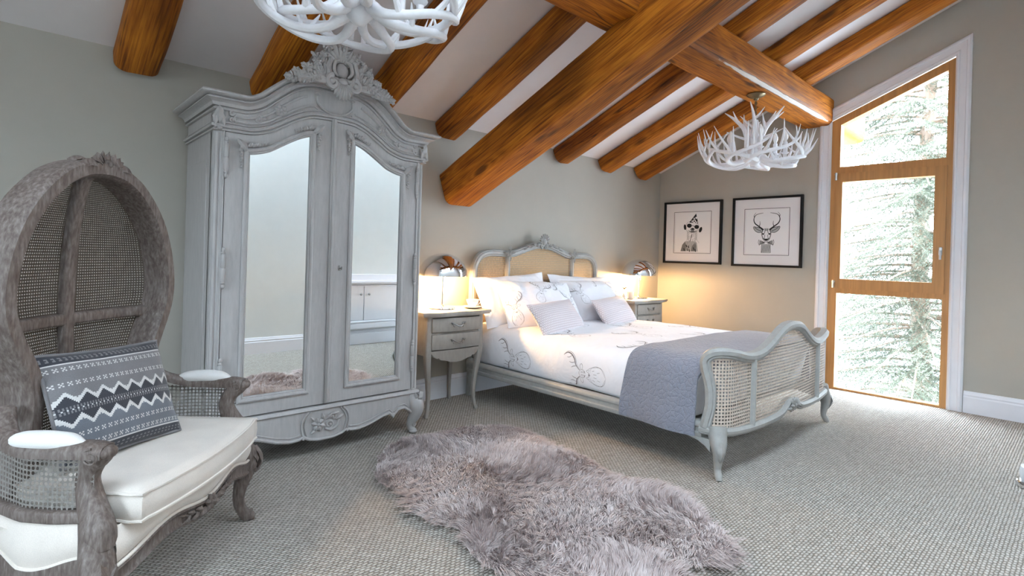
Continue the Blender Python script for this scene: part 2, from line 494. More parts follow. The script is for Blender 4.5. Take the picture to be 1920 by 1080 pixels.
for y in (LY0 + .04, LY0 + (LY1 - LY0) / 3, LY0 + (LY1 - LY0) * 2 / 3, LY1 - .04): lf.box((XL - .06, y, (LZ0 + LZ1) / 2), (.07, .07, LZ1 - LZ0), .003)
for z in (LZ0 + .04, LZ1 - .04): lf.box((XL - .06, (LY0 + LY1) / 2, z), (.07, LY1 - LY0, .07), .003)
lw = tag(lf.build('window_8', M_trim, smooth=0), kind='structure')
g = MB(); g.add([(XL - .07, LY0, LZ0), (XL - .07, LY1, LZ0), (XL - .07, LY1, LZ1), (XL - .07, LY0, LZ1)], [[0, 1, 2, 3]])
g.build('pane', M_glass, lw, smooth=0)
# ceiling slab, rising from the back wall towards the camera side, with unseen roof windows added between the rafters to light the room
SK = [(-0.95, 0.36), (0.61, 1.03), (1.28, 1.70), (1.95, 2.40), (2.66, 3.07), (3.33, 3.77)]; SY0, SY1 = -0.27, 0.70
c = MB()
def cslab(x0, x1, y0, y1):
    vs = []
    for dz in (0, 0.16):
        for (x, y) in ((x0, y0), (x1, y0), (x1, y1), (x0, y1)): vs.append((x, y, zc(y) + dz))
    c.add(vs, [[0, 1, 2, 3], [7, 6, 5, 4], [0, 4, 5, 1], [1, 5, 6, 2], [2, 6, 7, 3], [3, 7, 4, 0]])
cslab(XL - .16, XR + .16, SY1, YB + .16); cslab(XL - .16, XR + .16, YF - .16, SY0)
xs = [XL - .16] + [q for s in SK for q in s] + [XR + .16]
for i in range(0, len(xs), 2): cslab(xs[i], xs[i + 1], SY0, SY1)
tag(c.build('ceiling', M_ceil, smooth=0), kind='structure')
for i, (x0, x1) in enumerate(SK):
    f = MB()
    T = Matrix.Translation((0, 0, 0))
    for (a, b) in (((x0, SY0), (x1, SY0)), ((x0, SY1), (x1, SY1)), ((x0, SY0), (x0, SY1)), ((x1, SY0), (x1, SY1))):
        f.sweep([(a[0], a[1], zc(a[1]) + .05), (b[0], b[1], zc(b[1]) + .05)], rrect(.07, .12, .01), (0, 0, 1))
    o = tag(f.build('window_%d' % (i + 2), M_trim), kind='structure')
    g = MB(); g.add([(x0, SY0, zc(SY0) + .1), (x1, SY0, zc(SY0) + .1), (x1, SY1, zc(SY1) + .1), (x0, SY1, zc(SY1) + .1)], [[0, 1, 2, 3]])
    g.build('pane', M_glass, o)
# baseboards
BP = [(0, 0), (0.022, 0), (0.022, 0.125), (0.017, 0.135), (0.019, 0.147), (0.012, 0.158), (0.010, 0.172), (0, 0.175)]
def bboard(name, p0, p1):
    b = MB(); b.sweep([p0, p1], BP, (0, 0, 1))
    tag(b.build(name, M_trim, smooth=25), kind='structure')
bboard('baseboard_back', (XL, YB, 0), (XR, YB, 0))
bboard('baseboard_right', (XR, YB, 0), (XR, 1.83, 0))
bboard('baseboard_right', (XR, 0.705, 0), (XR, YF, 0))
bboard('baseboard_front', (XR, YF, 0), (XL, YF, 0))
bboard('baseboard_left', (XL, YF, 0), (XL, YB, 0))
# window casing: left leg, sloped head, right leg with stepped moulding
TP = [(0, 0), (0.105, 0), (0.105, 0.018), (0.09, 0.03), (0.075, 0.03), (0.07, 0.022), (0.03, 0.018), (0.022, 0.026), (0.012, 0.026), (0, 0.012)]
t = MB()
prof = [(a, b) for a, b in TP]
t.sweep([(XR, 1.72, 0), (XR, 1.72, 2.525), (XR, 0.815, 2.525 + .43 * .905), (XR, 0.815, 0)], [(-a, b) for a, b in prof], (-1, 0, 0))
tag(t.build('trim_1', M_trim, smooth=25), kind='structure')
# window reveal + frame
def zf(y): return 2.52 + .425 * (1.715 - y)
wf = MB()
XF0, XF1 = XR - 0.012, XR + 0.075
def wbar(pts): wf.plate(pts, XF0, XF1, 'x')
wbar([(1.718, 0), (1.718, zf(1.718)), (1.645, zf(1.645)), (1.645, 0)])
wbar([(0.86, 0), (0.86, zf(0.86)), (0.805, zf(0.805)), (0.805, 0)])
wbar([(1.645, zf(1.645) - .075), (1.645, zf(1.645)), (0.86, zf(.86)), (0.86, zf(.86) - .075)])
wbar([(1.645, 2.005), (1.645, 2.08), (.86, 2.08), (.86, 2.005)])
wbar([(1.645, 0.90), (1.645, 0.965), (.86, 0.965), (.86, 0.90)])
wbar([(1.645, 0.0), (1.645, 0.018), (.86, 0.018), (.86, 0.0)])
win = tag(wf.build('window_1', M_oakV, smooth=0), kind='structure')
sh = MB()
sh.ring([(1.668, .945), (1.668, 2.015), (.848, 2.015), (.848, .945)], [(1.615, 1.035), (1.615, 1.935), (.928, 1.935), (.928, 1.035)], XR - .03, XR + .055, 'x')
sash = sh.build('sash', M_oakV, win, smooth=0, label='opening oak sash of the window')
for (y0, y1, z0, z1a, z1b) in ((1.645, .86, 2.08, zf(1.645) - .075, zf(.86) - .075), (1.615, .928, 1.035, 1.935, 1.935), (1.645, .86, .018, .90, .90)):
    g = MB(); g.add([(XR + .03, y0, z0), (XR + .03, y1, z0), (XR + .03, y1, z1b), (XR + .03, y0, z1a)], [[0, 1, 2, 3]])
    g.build('pane', M_glass, win, smooth=0)
h = MB()
h.box((XR - .034, .876, 1.30), (.012, .024, .07), .004); h.tube([(XR - .036, .876, 1.30), (XR - .065, .876, 1.30)], .008)
h.tube(cr([(XR - .065, .876, 1.305), (XR - .068, .872, 1.27), (XR - .066, .872, 1.23)], 5), .0085)
h.build('handle', M_steel, win, label='chrome window handle')
for z in (1.99, 0.985):
    h = MB(); h.tube([(XR - .034, 1.668, z - .035), (XR - .034, 1.668, z + .035)], .011); h.box((XR - .032, 1.668, z + .02), (.012, .03, .012), .002)
    h.build('hinge', M_steel, win, label='metal hinge')
# ---------------------------------------------------------------- roof timbers
def log_mesh(L, wid, hei, cham, seed, n=46, wob=0.006, taper=0.0):
    """a hewn log along +X: flat faces, rounded corners, slightly uneven; z=0 is its top"""
    rnd = random.Random(seed); mb = MB(); ring = []
    for (sx, sz, a0) in ((1, 1, 0), (-1, 1, 90), (-1, -1, 180), (1, -1, 270)):
        ch = cham if sz < 0 else cham * .6
        for q in range(5):
            a = math.radians(a0 + 90 * q / 4)
            ring.append((sx * (wid / 2 - ch) + ch * math.cos(a) * (1.0), sz * (hei / 2 - ch) + ch * math.sin(a)))
    vs = []; K = len(ring)
    for i in range(n + 1):
        x = L * i / n; s = 1 - taper * i / n
        for (a, b) in ring:
            d = noise.noise(V((x * 1.3 + seed * 9.1, a * 9, b * 9))) * wob * 1.6 + noise.noise(V((x * 4.0, a * 14 + seed * 3.3, b * 14))) * wob * .7
            r = math.hypot(a, b)
            vs.append((x, a * s * (1 + d / r), b * s * (1 + d / r) - hei / 2))
    fs = []
    for i in range(n):
        for q in range(K):
            r = (q + 1) % K
            fs.append([i * K + q, i * K + r, (i + 1) * K + r, (i + 1) * K + q])
    fs.append(list(range(K))[::-1]); fs.append([n * K + q for q in range(K)])
    mb.add(vs, fs); return mb
ang = math.atan(SL)
def slope_log(name, x, ztop, wid, hei, cham, seed, label, cat, group=None, y1=YF):
    Ls = (YB - y1) / math.cos(ang) - .075
    o = log_mesh(Ls, wid, hei, cham, seed).build(name, M_beam, smooth=35)
    # local +X runs up the slope (towards -Y)
    X = V((0, -math.cos(ang), math.sin(ang))); Z = V((0, math.sin(ang), math.cos(ang))); Y = Z.cross(X)
    o.matrix_world = Matrix(((X.x, Y.x, Z.x, x), (X.y, Y.y, Z.y, YB - .002), (X.z, Y.z, Z.z, ztop), (0, 0, 0, 1)))
    return tag(o, label, cat, group)
rl = [(0.485, 'pine rafter against the ceiling above the hooded armchair, first from the left'),
      (1.155, 'pine rafter whose lower end is behind the wardrobe\'s left shoulder'),
      (1.83, 'split pine rafter coming down behind the right shoulder of the wardrobe'),
      (2.53, 'pine rafter directly above the foot of the heavy low beam, between wardrobe and bed'),
      (3.20, 'pine rafter hidden behind the heavy low beam, just left of the headboard'),
      (3.90, 'pine rafter first to the right of the heavy low beam, over the headboard'),
      (4.58, 'pine rafter second to the right of the heavy low beam, middle of three'),
      (5.235, 'pine rafter nearest the window wall, above the framed pictures')]
for i, (x, lb) in enumerate(rl):
    slope_log('rafter', x, 2.195, .200, .145, .05, 3 + i, lb, 'rafter', 'pine rafters under the sloping ceiling')
slope_log('heavy_beam', 2.63, 1.790, .285, .268, .055, 41, 'heavy squared pine beam running low under the rafters from the back wall to the upper right', 'beam')
pm = log_mesh(XR - XL - .006, .30, .25, .05, 77, 90)
o = pm.build('purlin', M_beam, smooth=35); o.location = (XL + .003, 1.865, 2.738)
ws = MB(); wr_ = random.Random(3); P = [V((7.02 + .06 * i, -.1385 + .003 * wr_.random(), -.2385 + .003 * wr_.random())) for i in range(37)]
ws.sweep(P, [(-.018, -.003), (.018, -.003), (.014, .0025), (-.014, .0025)], (0, -.72, -.69), scale=[.10 + .85 * min(1, i / 9, (36 - i) / 4) + .22 * wr_.random() for i in range(37)], miter=False)
ws.build('worn_edge', m_oak('bare_pine', (.44, .33, .26, 1), 0), o, label='pale worn strip along the lower edge')
tag(o, 'thick pine purlin crossing above the heavy beam, ending at the tall window', 'beam')

# ---------------------------------------------------------------- carving helpers
def leaf(mb, p0, p1, wid, up, M=None, curl=0.3, n=7, rib=True, mat=0):
    """acanthus-like leaf from p0 to p1, bulging along up, tip curling"""
    p0 = V(p0); p1 = V(p1); up = V(up).normalized(); d = p1 - p0; L = d.length; t = d / L; s = t.cross(up).normalized()
    vs = []; fs = []; K = 5
    for i in range(n + 1):
        u = i / n
        w = wid * (math.sin(PI * (u * 0.86 + 0.14)) ** 0.7) * (1 + 0.22 * math.cos(u * 5 * PI))
        c = p0 + d * u + up * (L * 0.22 * math.sin(PI * u) + curl * L * 0.5 * max(0, u - .55))
        for q in range(K):
            a = q / (K - 1) * 2 - 1
            vs.append(c + s * (a * w * .5) + up * ((1 - a * a) * wid * .28 + (.10 * wid if q == 2 else 0)))
        vs.append(c - up * wid * .15)
    K1 = K + 1
    for i in range(n):
        for q in range(K1):
            r = (q + 1) % K1
            fs.append([i * K1 + q, i * K1 + r, (i + 1) * K1 + r, (i + 1) * K1 + q])
    fs.append(list(range(K1))); fs.append([n * K1 + q for q in range(K1)][::-1])
    mb.add(vs, fs, mat, None, M)
def scroll(mb, pts, r, M=None, n=7, flat=1.0):
    P = cr(pts, 6); R = crf(r, 6); mb.tube(P, R[:len(P)], n, M=M, flat=flat)
def cscroll(mb, c, R, a0, turns, r, ax=(1, 0, 0), az=(0, 0, 1), M=None, r1=.25, bulb=True):
    P = spiral(c, R, R * r1, a0, turns, 26, ax, az)
    mb.tube(P, [r * (1 - .45 * i / len(P)) for i in range(len(P))], 7, M=M)
    if bulb: mb.ball(P[-1], r * 1.2, 8, 6, M=M)
def rosette(mb, c, R, nrm=(0, -1, 0), M=None, n=6):
    nrm = V(nrm); a = nrm.orthogonal().normalized(); b = nrm.cross(a); c = V(c)
    for i in range(n):
        t = 2 * PI * i / n
        leaf(mb, c + (a * math.cos(t) + b * math.sin(t)) * R * .15, c + (a * math.cos(t) + b * math.sin(t)) * R, R * .75, nrm, M, .2, 4)
    mb.ball(c + nrm * R * .22, R * .28, 8, 6, M=M)

# ================================================================ WARDROBE
WX, WYF = 1.335, 2.95
ward = thing('wardrobe', 'tall grey-washed French wardrobe with two mirrored doors and a carved crest', 'wardrobe', (WX, WYF, 0))
HX, DEP = 0.605, 0.56           # half width, depth (y 0 .. DEP towards the wall)
def doortop(x): return 1.752 + .118 * sstep((.47 - abs(x)) / .37) + .036 * (1 - min(1, abs(x) / .35) ** 2)
def cortop(x):  return 1.800 + .168 * sstep((.48 - abs(x)) / .36) + .040 * (1 - min(1, abs(x) / .35) ** 2)     # underside of cornice profile
b = MB()
b.box((0, DEP - .01, (1.80 + .26) / 2), (2 * HX - .04, .02, 1.54), .002)                 # back
for s in (-1, 1):
    b.box((s * (HX - .0125), DEP / 2 + .03, (1.86 + .26) / 2), (.025, DEP - .06, 1.60), .002)
    b.box((s * (HX - .004), DEP / 2 + .03, 1.0), (.016, DEP - .20, 1.2), .006)            # raised side panel
b.box((0, DEP / 2 + .02, .275), (2 * HX - .03, DEP - .05, .03), .002)
b.box((0, DEP / 2 + .02, 1.80), (2 * HX - .03, DEP - .05, .03), .002)
b.build('carcass', M_grey, ward)
# canted corner posts with a half-round bead
for s in (-1, 1):
    p = MB()
    pts = [(s * HX, .075), (s * HX, .03), (s * (HX - .028), 0), (s * (HX - .045), 0), (s * (HX - .045), .06)]
    p.plate(pts, .255, 1.845, 'z')
    p.tube([(s * (HX - .012), .012, .28), (s * (HX - .012), .012, 1.72)], .012, 8)
    p.tube([(s * (HX - .04), -.002, .27), (s * (HX - .04), -.002, 1.80)], .005, 6)
    p.build('corner_post', M_grey, ward, smooth=30)
    q = MB(); c = V((s * (HX - .016), -.006, 1.79))
    leaf(q, c + V((0, 0, -.03)), c + V((0, -.012, .055)), .045, (s * .4, -1, 0))
    leaf(q, c + V((-.012, 0, .03)), c + V((-.02, -.01, -.04)), .026, (s * .4, -1, 0)); leaf(q, c + V((.012, 0, .03)), c + V((.02, -.01, -.04)), .026, (s * .4, -1, 0))
    q.ball(c + V((0, -.008, -.05)), .012, 8, 6); q.ball(c + V((s * .018, -.006, -.045)), .008, 6, 5)
    q.build('post_carving', M_grey, ward)
# doors
def door(s):
    x0, x1 = .012, .557
    N = 22
    def outline(a, bx, zlo, ztopf):
        o = [(s * lerp(a, bx, i / N), zlo) for i in range(N + 1)]
        o += [(s * bx, lerp(zlo, ztopf(bx), i / N)) for i in range(1, N)]
        o += [(s * lerp(bx, a, i / N), ztopf(lerp(bx, a, i / N))) for i in range(N + 1)]
        o += [(s * a, lerp(ztopf(a), zlo, i / N)) for i in range(1, N)]
        return o
    ix0, ix1 = .108, .468
    out = outline(x0, x1, .289, lambda x: doortop(x) - .024)
    inn = outline(ix0, ix1, .365, lambda x: doortop(x) - .098)
    d = MB(); d.ring(out, inn, .0, .03)
    do = d.build('door', M_grey, ward, smooth=30)
    m = MB(); bev = outline(ix0 + .018, ix1 - .018, .383, lambda x: doortop(x) - .116); m.ring(inn, bev, .006, .010)
    n_ = len(inn); m.v = []; m.uv = []; m.f = []; m.m = []
    m.add([(x, .006, z) for x, z in inn] + [(x, .0035, z) for x, z in bev], [[i, (i + 1) % n_, n_ + (i + 1) % n_, n_ + i] for i in range(n_)] + [[n_ + i for i in range(n_)]] + [list(range(n_))[::-1]])
    m.build('mirror', M_mirror, do, smooth=0, label='bevelled mirror glass of the wardrobe door')
    mo = MB(); path = [(x, -.001, z) for x, z in inn]
    mo.sweep(path, [(-.004, -.004), (-.004, .010), (.004, .014), (.012, .012), (.017, .006), (.021, .007), (.026, .002), (.026, -.004)] if s < 0 else [(.004, -.004), (.004, .010), (-.004, .014), (-.012, .012), (-.017, .006), (-.021, .007), (-.026, .002), (-.026, -.004)], (0, -1, 0), closed=True)
    mo.build('mirror_moulding', M_grey, do, smooth=30)
    # rocaille carving in the two upper corners
    for (cx, dirx) in ((ix0, 1), (ix1, -1)):
        cz = doortop(cx) - .098; k = MB(); sx = s * dirx
        px = s * cx; c = V((px - sx * .012, -.010, cz + .012))
        for j in range(8):
            xx = px + sx * (.004 + .0145 * j)
            zz = doortop(abs(xx)) - .098 + .018
            leaf(k, (xx, -.008, zz - .006), (xx + sx * .012, -.014, zz + .020 * (1 if j % 2 else .55) * (1 - .06 * j)), .022 - .0016 * j, (0, -1, 0))
            k.ball((xx, -.014, zz + .004), .0075 - .0006 * j, 6, 5)
            zz2 = cz + .006 - .0145 * j
            leaf(k, (px - sx * .012, -.008, zz2 + .008), (px - sx * (.022 + .012 * (j % 2)) * (1 - .05 * j), -.014, zz2 - .006), .022 - .0016 * j, (0, -1, 0)); k.ball((px - sx * .018, -.014, zz2), .0070 - .0006 * j, 6, 5)
        leaf(k, c + V((sx * .02, 0, -.02)), c + V((-sx * .03, -.008, .03)), .034, (0, -1, 0))
        k.ball(c, .010, 8, 6)
        k.build('corner_carving', M_grey, do)
    # barrel hinges at the outer edge
    for z in (1.60, 1.05, .50):
        hg = MB(); hx = s * .556
        hg.lathe([(.001, -.105), (.005, -.10), (.007, -.09), (.005, -.082), (.008, -.075), (.006, -.068), (.0085, -.06), (.0085, -.005), (.0065, 0), (.0085, .005), (.0085, .06), (.006, .068), (.008, .075), (.005, .082), (.007, .09), (.005, .10), (.001, .105)], 8, (0, 0, 0), Matrix.Translation((hx, -.012, z)) @ Matrix.Diagonal((1.45, 1.45, 1.0, 1)))
        hg.build('hinge', M_grey, do)
    return do
dl = door(-1); dr = door(1)
k = MB(); k.box((0, -.006, (.288 + 1.90) / 2), (.030, .018, 1.90 - .288 - .004), .004); k.tube([(0, -.014, .30), (0, -.014, 1.895)], .009, 8)
k.build('centre_bead', M_grey, dl)
k = MB(); e = V((.055, -.004, 1.055))
k.lathe([(.008, 0), (.008, .003), (.0028, .005), (.0028, .024)], 10, (0, 0, 0), Matrix.Translation(e) @ Matrix.Rotation(PI / 2, 4, 'X'))
k.tube(spiral(e + V((0, -.030, 0)), .008, .008, 0, 1, 14, (.3, .95, 0)), .0022, 6); k.box(e + V((0, 0, 0)), (.012, .004, .028), .002)
k.build('key', M_pewter, dr, label='small metal key in the lock')
# frieze board between doors and cornice, following both curves
def strip(fl_, fh_, y0, y1, hx, N=40):
    o = [(lerp(-hx, hx, i / N), fl_(lerp(-hx, hx, i / N))) for i in range(N + 1)] + [(lerp(hx, -hx, i / N), fh_(lerp(hx, -hx, i / N))) for i in range(N + 1)]
    mb = MB(); n = 2 * N + 2; vs = [(x, y0, z) for x, z in o] + [(x, y1, z) for x, z in o]; fs = []
    for i in range(N):
        a, bb, cc, dd = i, i + 1, n - 2 - i, n - 1 - i
        fs += [[a, bb, cc, dd], [n + dd, n + cc, n + bb, n + a], [a, n + a, n + bb, bb], [dd, cc, n + cc, n + dd]]
    fs += [[0, n - 1, 2 * n - 1, n], [N, n + N, n + N + 1, N + 1]]
    mb.add(vs, fs); return mb
fz = strip(doortop, lambda x: cortop(x) + .04, -.004, .03, HX - .045)
fz.build('frieze', M_grey, ward, smooth=30)
NX = 56
xs_ = [lerp(-HX, HX, i / NX) for i in range(NX + 1)]
lm = MB()   # lower frieze moulding, returns along the sides
path = [(-HX, DEP, doortop(.6) - .008)] + [(x, .0, doortop(x) - .004) for x in xs_] + [(HX, DEP, doortop(.6) - .008)]
lm.sweep(path, [(-.01, -.018), (.012, -.018), (.014, -.012), (.006, -.010), (.006, -.005), (.020, -.003), (.024, .004), (.020, .011), (.008, .013), (.008, .017), (.014, .019), (.010, .026), (-.01, .026)], (0, 0, 1))
lm.build('frieze_moulding', M_grey, ward, smooth=28)
# raised line on the frieze + little carvings
for s in (-1, 1):
    fr = MB()
    P = [(s * x, -.008, lerp(doortop(x), cortop(x), .80) + .018) for x in [.16 + .36 * i / 16 for i in range(17)]]
    P2 = [(s * x, -.008, lerp(doortop(x), cortop(x), .20) + .022) for x in [.12 + .40 * i / 16 for i in range(17)]]
    fr.tube(P, .0075, 6); fr.tube(P2, .0075, 6); fr.tube([P[-1], P2[-1]], .007, 6)
    fr.tube(P2[:1] + [(s * .10, -.01, P2[0][2] - .012)], .005, 6)
    c = V((s * .30, -.006, (P[6][2] + P2[6][2]) / 2)); rosette(fr, c + V((0, -.004, -.004)), .034, (0, -1, 0))
    c = V((s * .41, -.006, P[12][2] - .004)); cscroll(fr, c + V((0, -.006, 0)), .020, PI / 2, s * .9, .008)
    leaf(fr, c, c + V((-s * .04, -.004, .012)), .02, (0, -1, 0))
    for q in (-1, 1): cscroll(fr, V((s * .535, -.010, 1.805 + q * .018)), .013, 0, q * s, .0065)
    fr.build('frieze_carving', M_grey, ward)
# cornice: cove, fillets and rounded nosing
cp = [(-.03, -.002), (.010, 0), (.014, .004), (.014, .012), (.004, .016), (.004, .024), (.018, .026), (.020, .034), (.024, .046), (.036, .058), (.052, .064), (.052, .070), (.042, .072), (.042, .078), (.062, .080), (.072, .084), (.079, .091), (.080, .099), (.075, .107), (.064, .112), (-.03, .112)]
cp = [(a, .030 + b * .735) for a, b in cp]
co = MB()
path = [(-HX - .0, DEP, cortop(.6))] + [(x, .0, cortop(x)) for x in xs_] + [(HX, DEP, cortop(.6))]
co.sweep(path, cp, (0, 0, 1))
co.build('cornice', M_grey, ward, smooth=28)
tp = strip(lambda x: cortop(x) + .085, lambda x: cortop(x) + .100, 0.0, DEP, HX)
tp.build('roof', M_grey, ward, smooth=30)
# crest: rocaille cartouche between C-scrolls, acanthus fronds and flower sprays
cs = MB(); rnd = random.Random(5); Y0 = -.058
def C(x, z, y=0): return V((x, Y0 + y, z))
cs.ball(C(0, 2.150, -.014), (.040, .030, .046), 12, 9)
cs.plate([(.085 * math.cos(a), 2.155 + .095 * math.sin(a)) for a in [2 * PI * i / 24 for i in range(24)]], Y0 - .004, Y0 + .02)
cs.plate([(-.24, 2.03), (-.12, 2.06), (.12, 2.06), (.24, 2.03), (.19, 2.075), (.10, 2.12), (-.10, 2.12), (-.19, 2.075)], Y0 + .0, Y0 + .03)
def frond(p0, p1, w, n=6, bend=.25, side=1, up=(0, -1, .1)):
    """an acanthus frond: mid rib with paired lobes"""
    p0 = V(p0); p1 = V(p1); d = p1 - p0; L = d.length; t = d / L; q = t.cross(V((0, -1, 0))) * side
    P = [p0 + d * (i / n) + q * (math.sin(PI * i / n) * bend * L * .4) + V((0, -.016 * math.sin(PI * i / n), 0)) for i in range(n + 1)]
    cs.tube(P, [w * .30 * (1 - .8 * i / n) + .002 for i in range(n + 1)], 6)
    for i in range(n):
        for sd in (-1, 1):
            a = P[i]; o = (t * .55 + q * sd * side * .95).normalized(); ww = w * (1 - .55 * i / n)
            leaf(cs, a, a + o * ww * 1.25 + V((0, -.008, 0)), ww * .85, up, None, .55, 5)
    leaf(cs, P[-2], P[-1] + t * w * .6, w * .8, up, None, .6, 5)
# crown of the crest: broken shell leaning to the left
for i in range(8):
    a = lerp(-.95, 1.05, i / 7) + PI / 2 + .10
    leaf(cs, C(.028 * math.cos(a), 2.175 + .02 * math.sin(a), -.004), C((.088 + .022 * (i % 2)) * math.cos(a) - .006, 2.17 + (.105 + .022 * (i % 3)) * math.sin(a), -.018), .046, (0, -1, .2), None, .6)
frond(C(-.03, 2.20), C(-.105, 2.262, -.02), .034, 5, .3, -1); frond(C(.03, 2.20), C(.088, 2.252, -.02), .036, 5, -.3, -1)
frond(C(-.01, 2.215, -.01), C(.012, 2.290, -.03), .032, 4, .2, 1)
for (fx, fz_, R) in ((-.088, 2.262, .026), (-.038, 2.272, .020), (.072, 2.238, .024)): rosette(cs, C(fx, fz_, -.040), R, (fx * 2, -1, .3), None, 7)
# shell below, lapping over the cornice
for i in range(9):
    a = lerp(-1.0, 1.0, i / 8) - PI / 2
    leaf(cs, C(.016 * math.cos(a), 2.082, -.03), C(.078 * math.cos(a), 2.078 + .098 * math.sin(a), -.046), .030, (0, -1, 0), None, -.1)
cs.ball(C(0, 2.085, -.038), (.034, .022, .022), 10, 7)
for s in (-1, 1):
    scroll(cs, [C(s * .015, 2.095, -.035), C(s * .058, 2.095, -.040), C(s * .086, 2.140, -.034), C(s * .074, 2.195, -.032), C(s * .098, 2.228, -.024), C(s * .122, 2.214, -.026), C(s * .116, 2.196, -.03)], [.008, .016, .018, .015, .013, .010, .008])
    scroll(cs, [C(s * .03, 2.115, -.036), C(s * .052, 2.14, -.040), C(s * .046, 2.19, -.034), C(s * .02, 2.205, -.03)], [.006, .010, .010, .006])
    cscroll(cs, C(s * .062, 2.070, -.052), .038, PI / 2, -s * 1.15, .016); cscroll(cs, C(s * .118, 2.118, -.032), .036, PI / 2, s * 1.2, .015)
    scroll(cs, [C(s * .085, 2.070, -.040), C(s * .15, 2.072, -.046), C(s * .215, 2.064, -.048), C(s * .285, 2.022, -.050)], [.018, .026, .020, .008])
    frond(C(s * .10, 2.10, -.02), C(s * .21, 2.125, -.03), .044, 6, .25 * s, 1); frond(C(s * .17, 2.085, -.024), C(s * .300, 2.052, -.045), .040, 7, .25 * s, 1)
    frond(C(s * .12, 2.10, -.036), C(s * .20, 2.045, -.05), .030, 5, -.2 * s, 1); frond(C(s * .10, 2.135, -.01), C(s * .165, 2.195, -.02), .036, 5, -.2 * s, 1)
    for (fx, fz_, R) in ((.205, 2.112, .030), (.258, 2.078, .028), (.155, 2.158, .026), (.302, 2.040, .022), (.232, 2.048, .020), (.118, 2.205, .020)):
        rosette(cs, C(s * fx, fz_, -.050), R, (s * .2, -1, .25), None, 7)
cs.build('crest', M_grey, ward)
# pendant cartouche line under the crest
cl = MB(); cl.tube(cr([(-.105, -.012, 2.005), (-.10, -.014, 1.965), (-.055, -.016, 1.93), (0, -.016, 1.92), (.055, -.016, 1.93), (.10, -.014, 1.965), (.105, -.012, 2.005)], 6), .007, 6)
cscroll(cl, (-.11, -.012, 2.01), .014, 0, .8, .006); cscroll(cl, (.11, -.012, 2.01), .014, PI, -.8, .006)
cl.build('cartouche', M_grey, ward)
# base: top ledge, shaped apron, bead along its lower edge, carved shell, feet
bs = MB(); path = [(-HX, DEP, .270), (-HX, .0, .270), (HX, .0, .270), (HX, DEP, .270)]
bs.sweep(path, [(-.02, -.012), (.012, -.012), (.018, -.006), (.014, .002), (.006, .010), (-.02, .012)], (0, 0, 1))
bs.build('base_moulding', M_grey, ward, smooth=28)
lowp = [(0, .088), (.045, .088), (.095, .100), (.128, .118), (.15, .108), (.20, .104), (.27, .118), (.36, .150), (.405, .160), (.425, .140), (.445, .150), (.47, .172), (.51, .176), (.55, .15), (.575, .12)]
def aplow(x): return interp(lowp, abs(x))
ap = strip(aplow, lambda x: .262, -.006, .022, .578, 80); ap.build('apron', M_grey, ward, smooth=30)
for s in (-1, 1):
    sa = MB()
    sa.plate([(.03, .262), (DEP - .02, .262), (DEP - .02, .13), (DEP - .10, .17), (.12, .17), (.03, .12)], s * (HX - .03), s * (HX - .008), 'x'); sa.build('side_apron', M_grey, ward, smooth=0)
eb = MB(); P = [(x, -.010, aplow(x) + .006) for x in [lerp(-.56, .56, i / 120) for i in range(121)]]
eb.tube(P, .009, 6); P2 = [(x, -.008, aplow(x) + .026) for x in [lerp(-.53, .53, i / 120) for i in range(121)] if abs(x) > .14]
eb.tube([p for p in P2 if p[0] < 0], .004, 6); eb.tube([p for p in P2 if p[0] > 0], .004, 6)
for s in (-1, 1):
    eb.ball((s * .128, -.014, .116), .010, 8, 6); cscroll(eb, (s * .425, -.012, .150), .014, -PI / 2, s * .9, .008)
eb.build('apron_bead', M_grey, ward)
ac = MB()
for R in (.125, .112):
    ac.tube([(R * math.cos(a), -.010, .185 + R * .75 * math.sin(a)) for a in [lerp(-PI * .32 if R > .12 else -.9, PI * 1.32 if R > .12 else PI + .9, i / 40) for i in range(41)] if .185 + R * .75 * math.sin(a) < .258], .005, 6) if False else None
for s in (-1, 1):
    ac.tube(cr([(s * .10, -.010, .256), (s * .128, -.012, .225), (s * .138, -.012, .18), (s * .128, -.012, .125)], 6), .006, 6)
    ac.tube(cr([(s * .085, -.010, .256), (s * .112, -.012, .222), (s * .122, -.012, .18), (s * .108, -.012, .125)], 6), .004, 6)
rosette(ac, (-.045, -.006, .178), .040)
cscroll(ac, (.02, -.008, .168), .026, -PI / 2, 1.2, .008); cscroll(ac, (.045, -.008, .205), .018, PI, -1.1, .007)
scroll(ac, [(-.005, -.008, .15), (.03, -.010, .138), (.065, -.010, .155), (.085, -.01, .20), (.10, -.008, .21)], [.006, .009, .009, .008, .005])
for (x, z, dx, dz) in ((.0, .20, .03, .03), (-.015, .205, -.01, .035), (.06, .19, .04, .025), (.03, .225, .045, .008), (-.07, .205, -.02, .02), (-.06, .15, -.03, -.015)):
    leaf(ac, (x, -.008, z), (x + dx, -.012, z + dz), .018, (0, -1, 0))
ac.build('apron_carving', M_grey, ward)
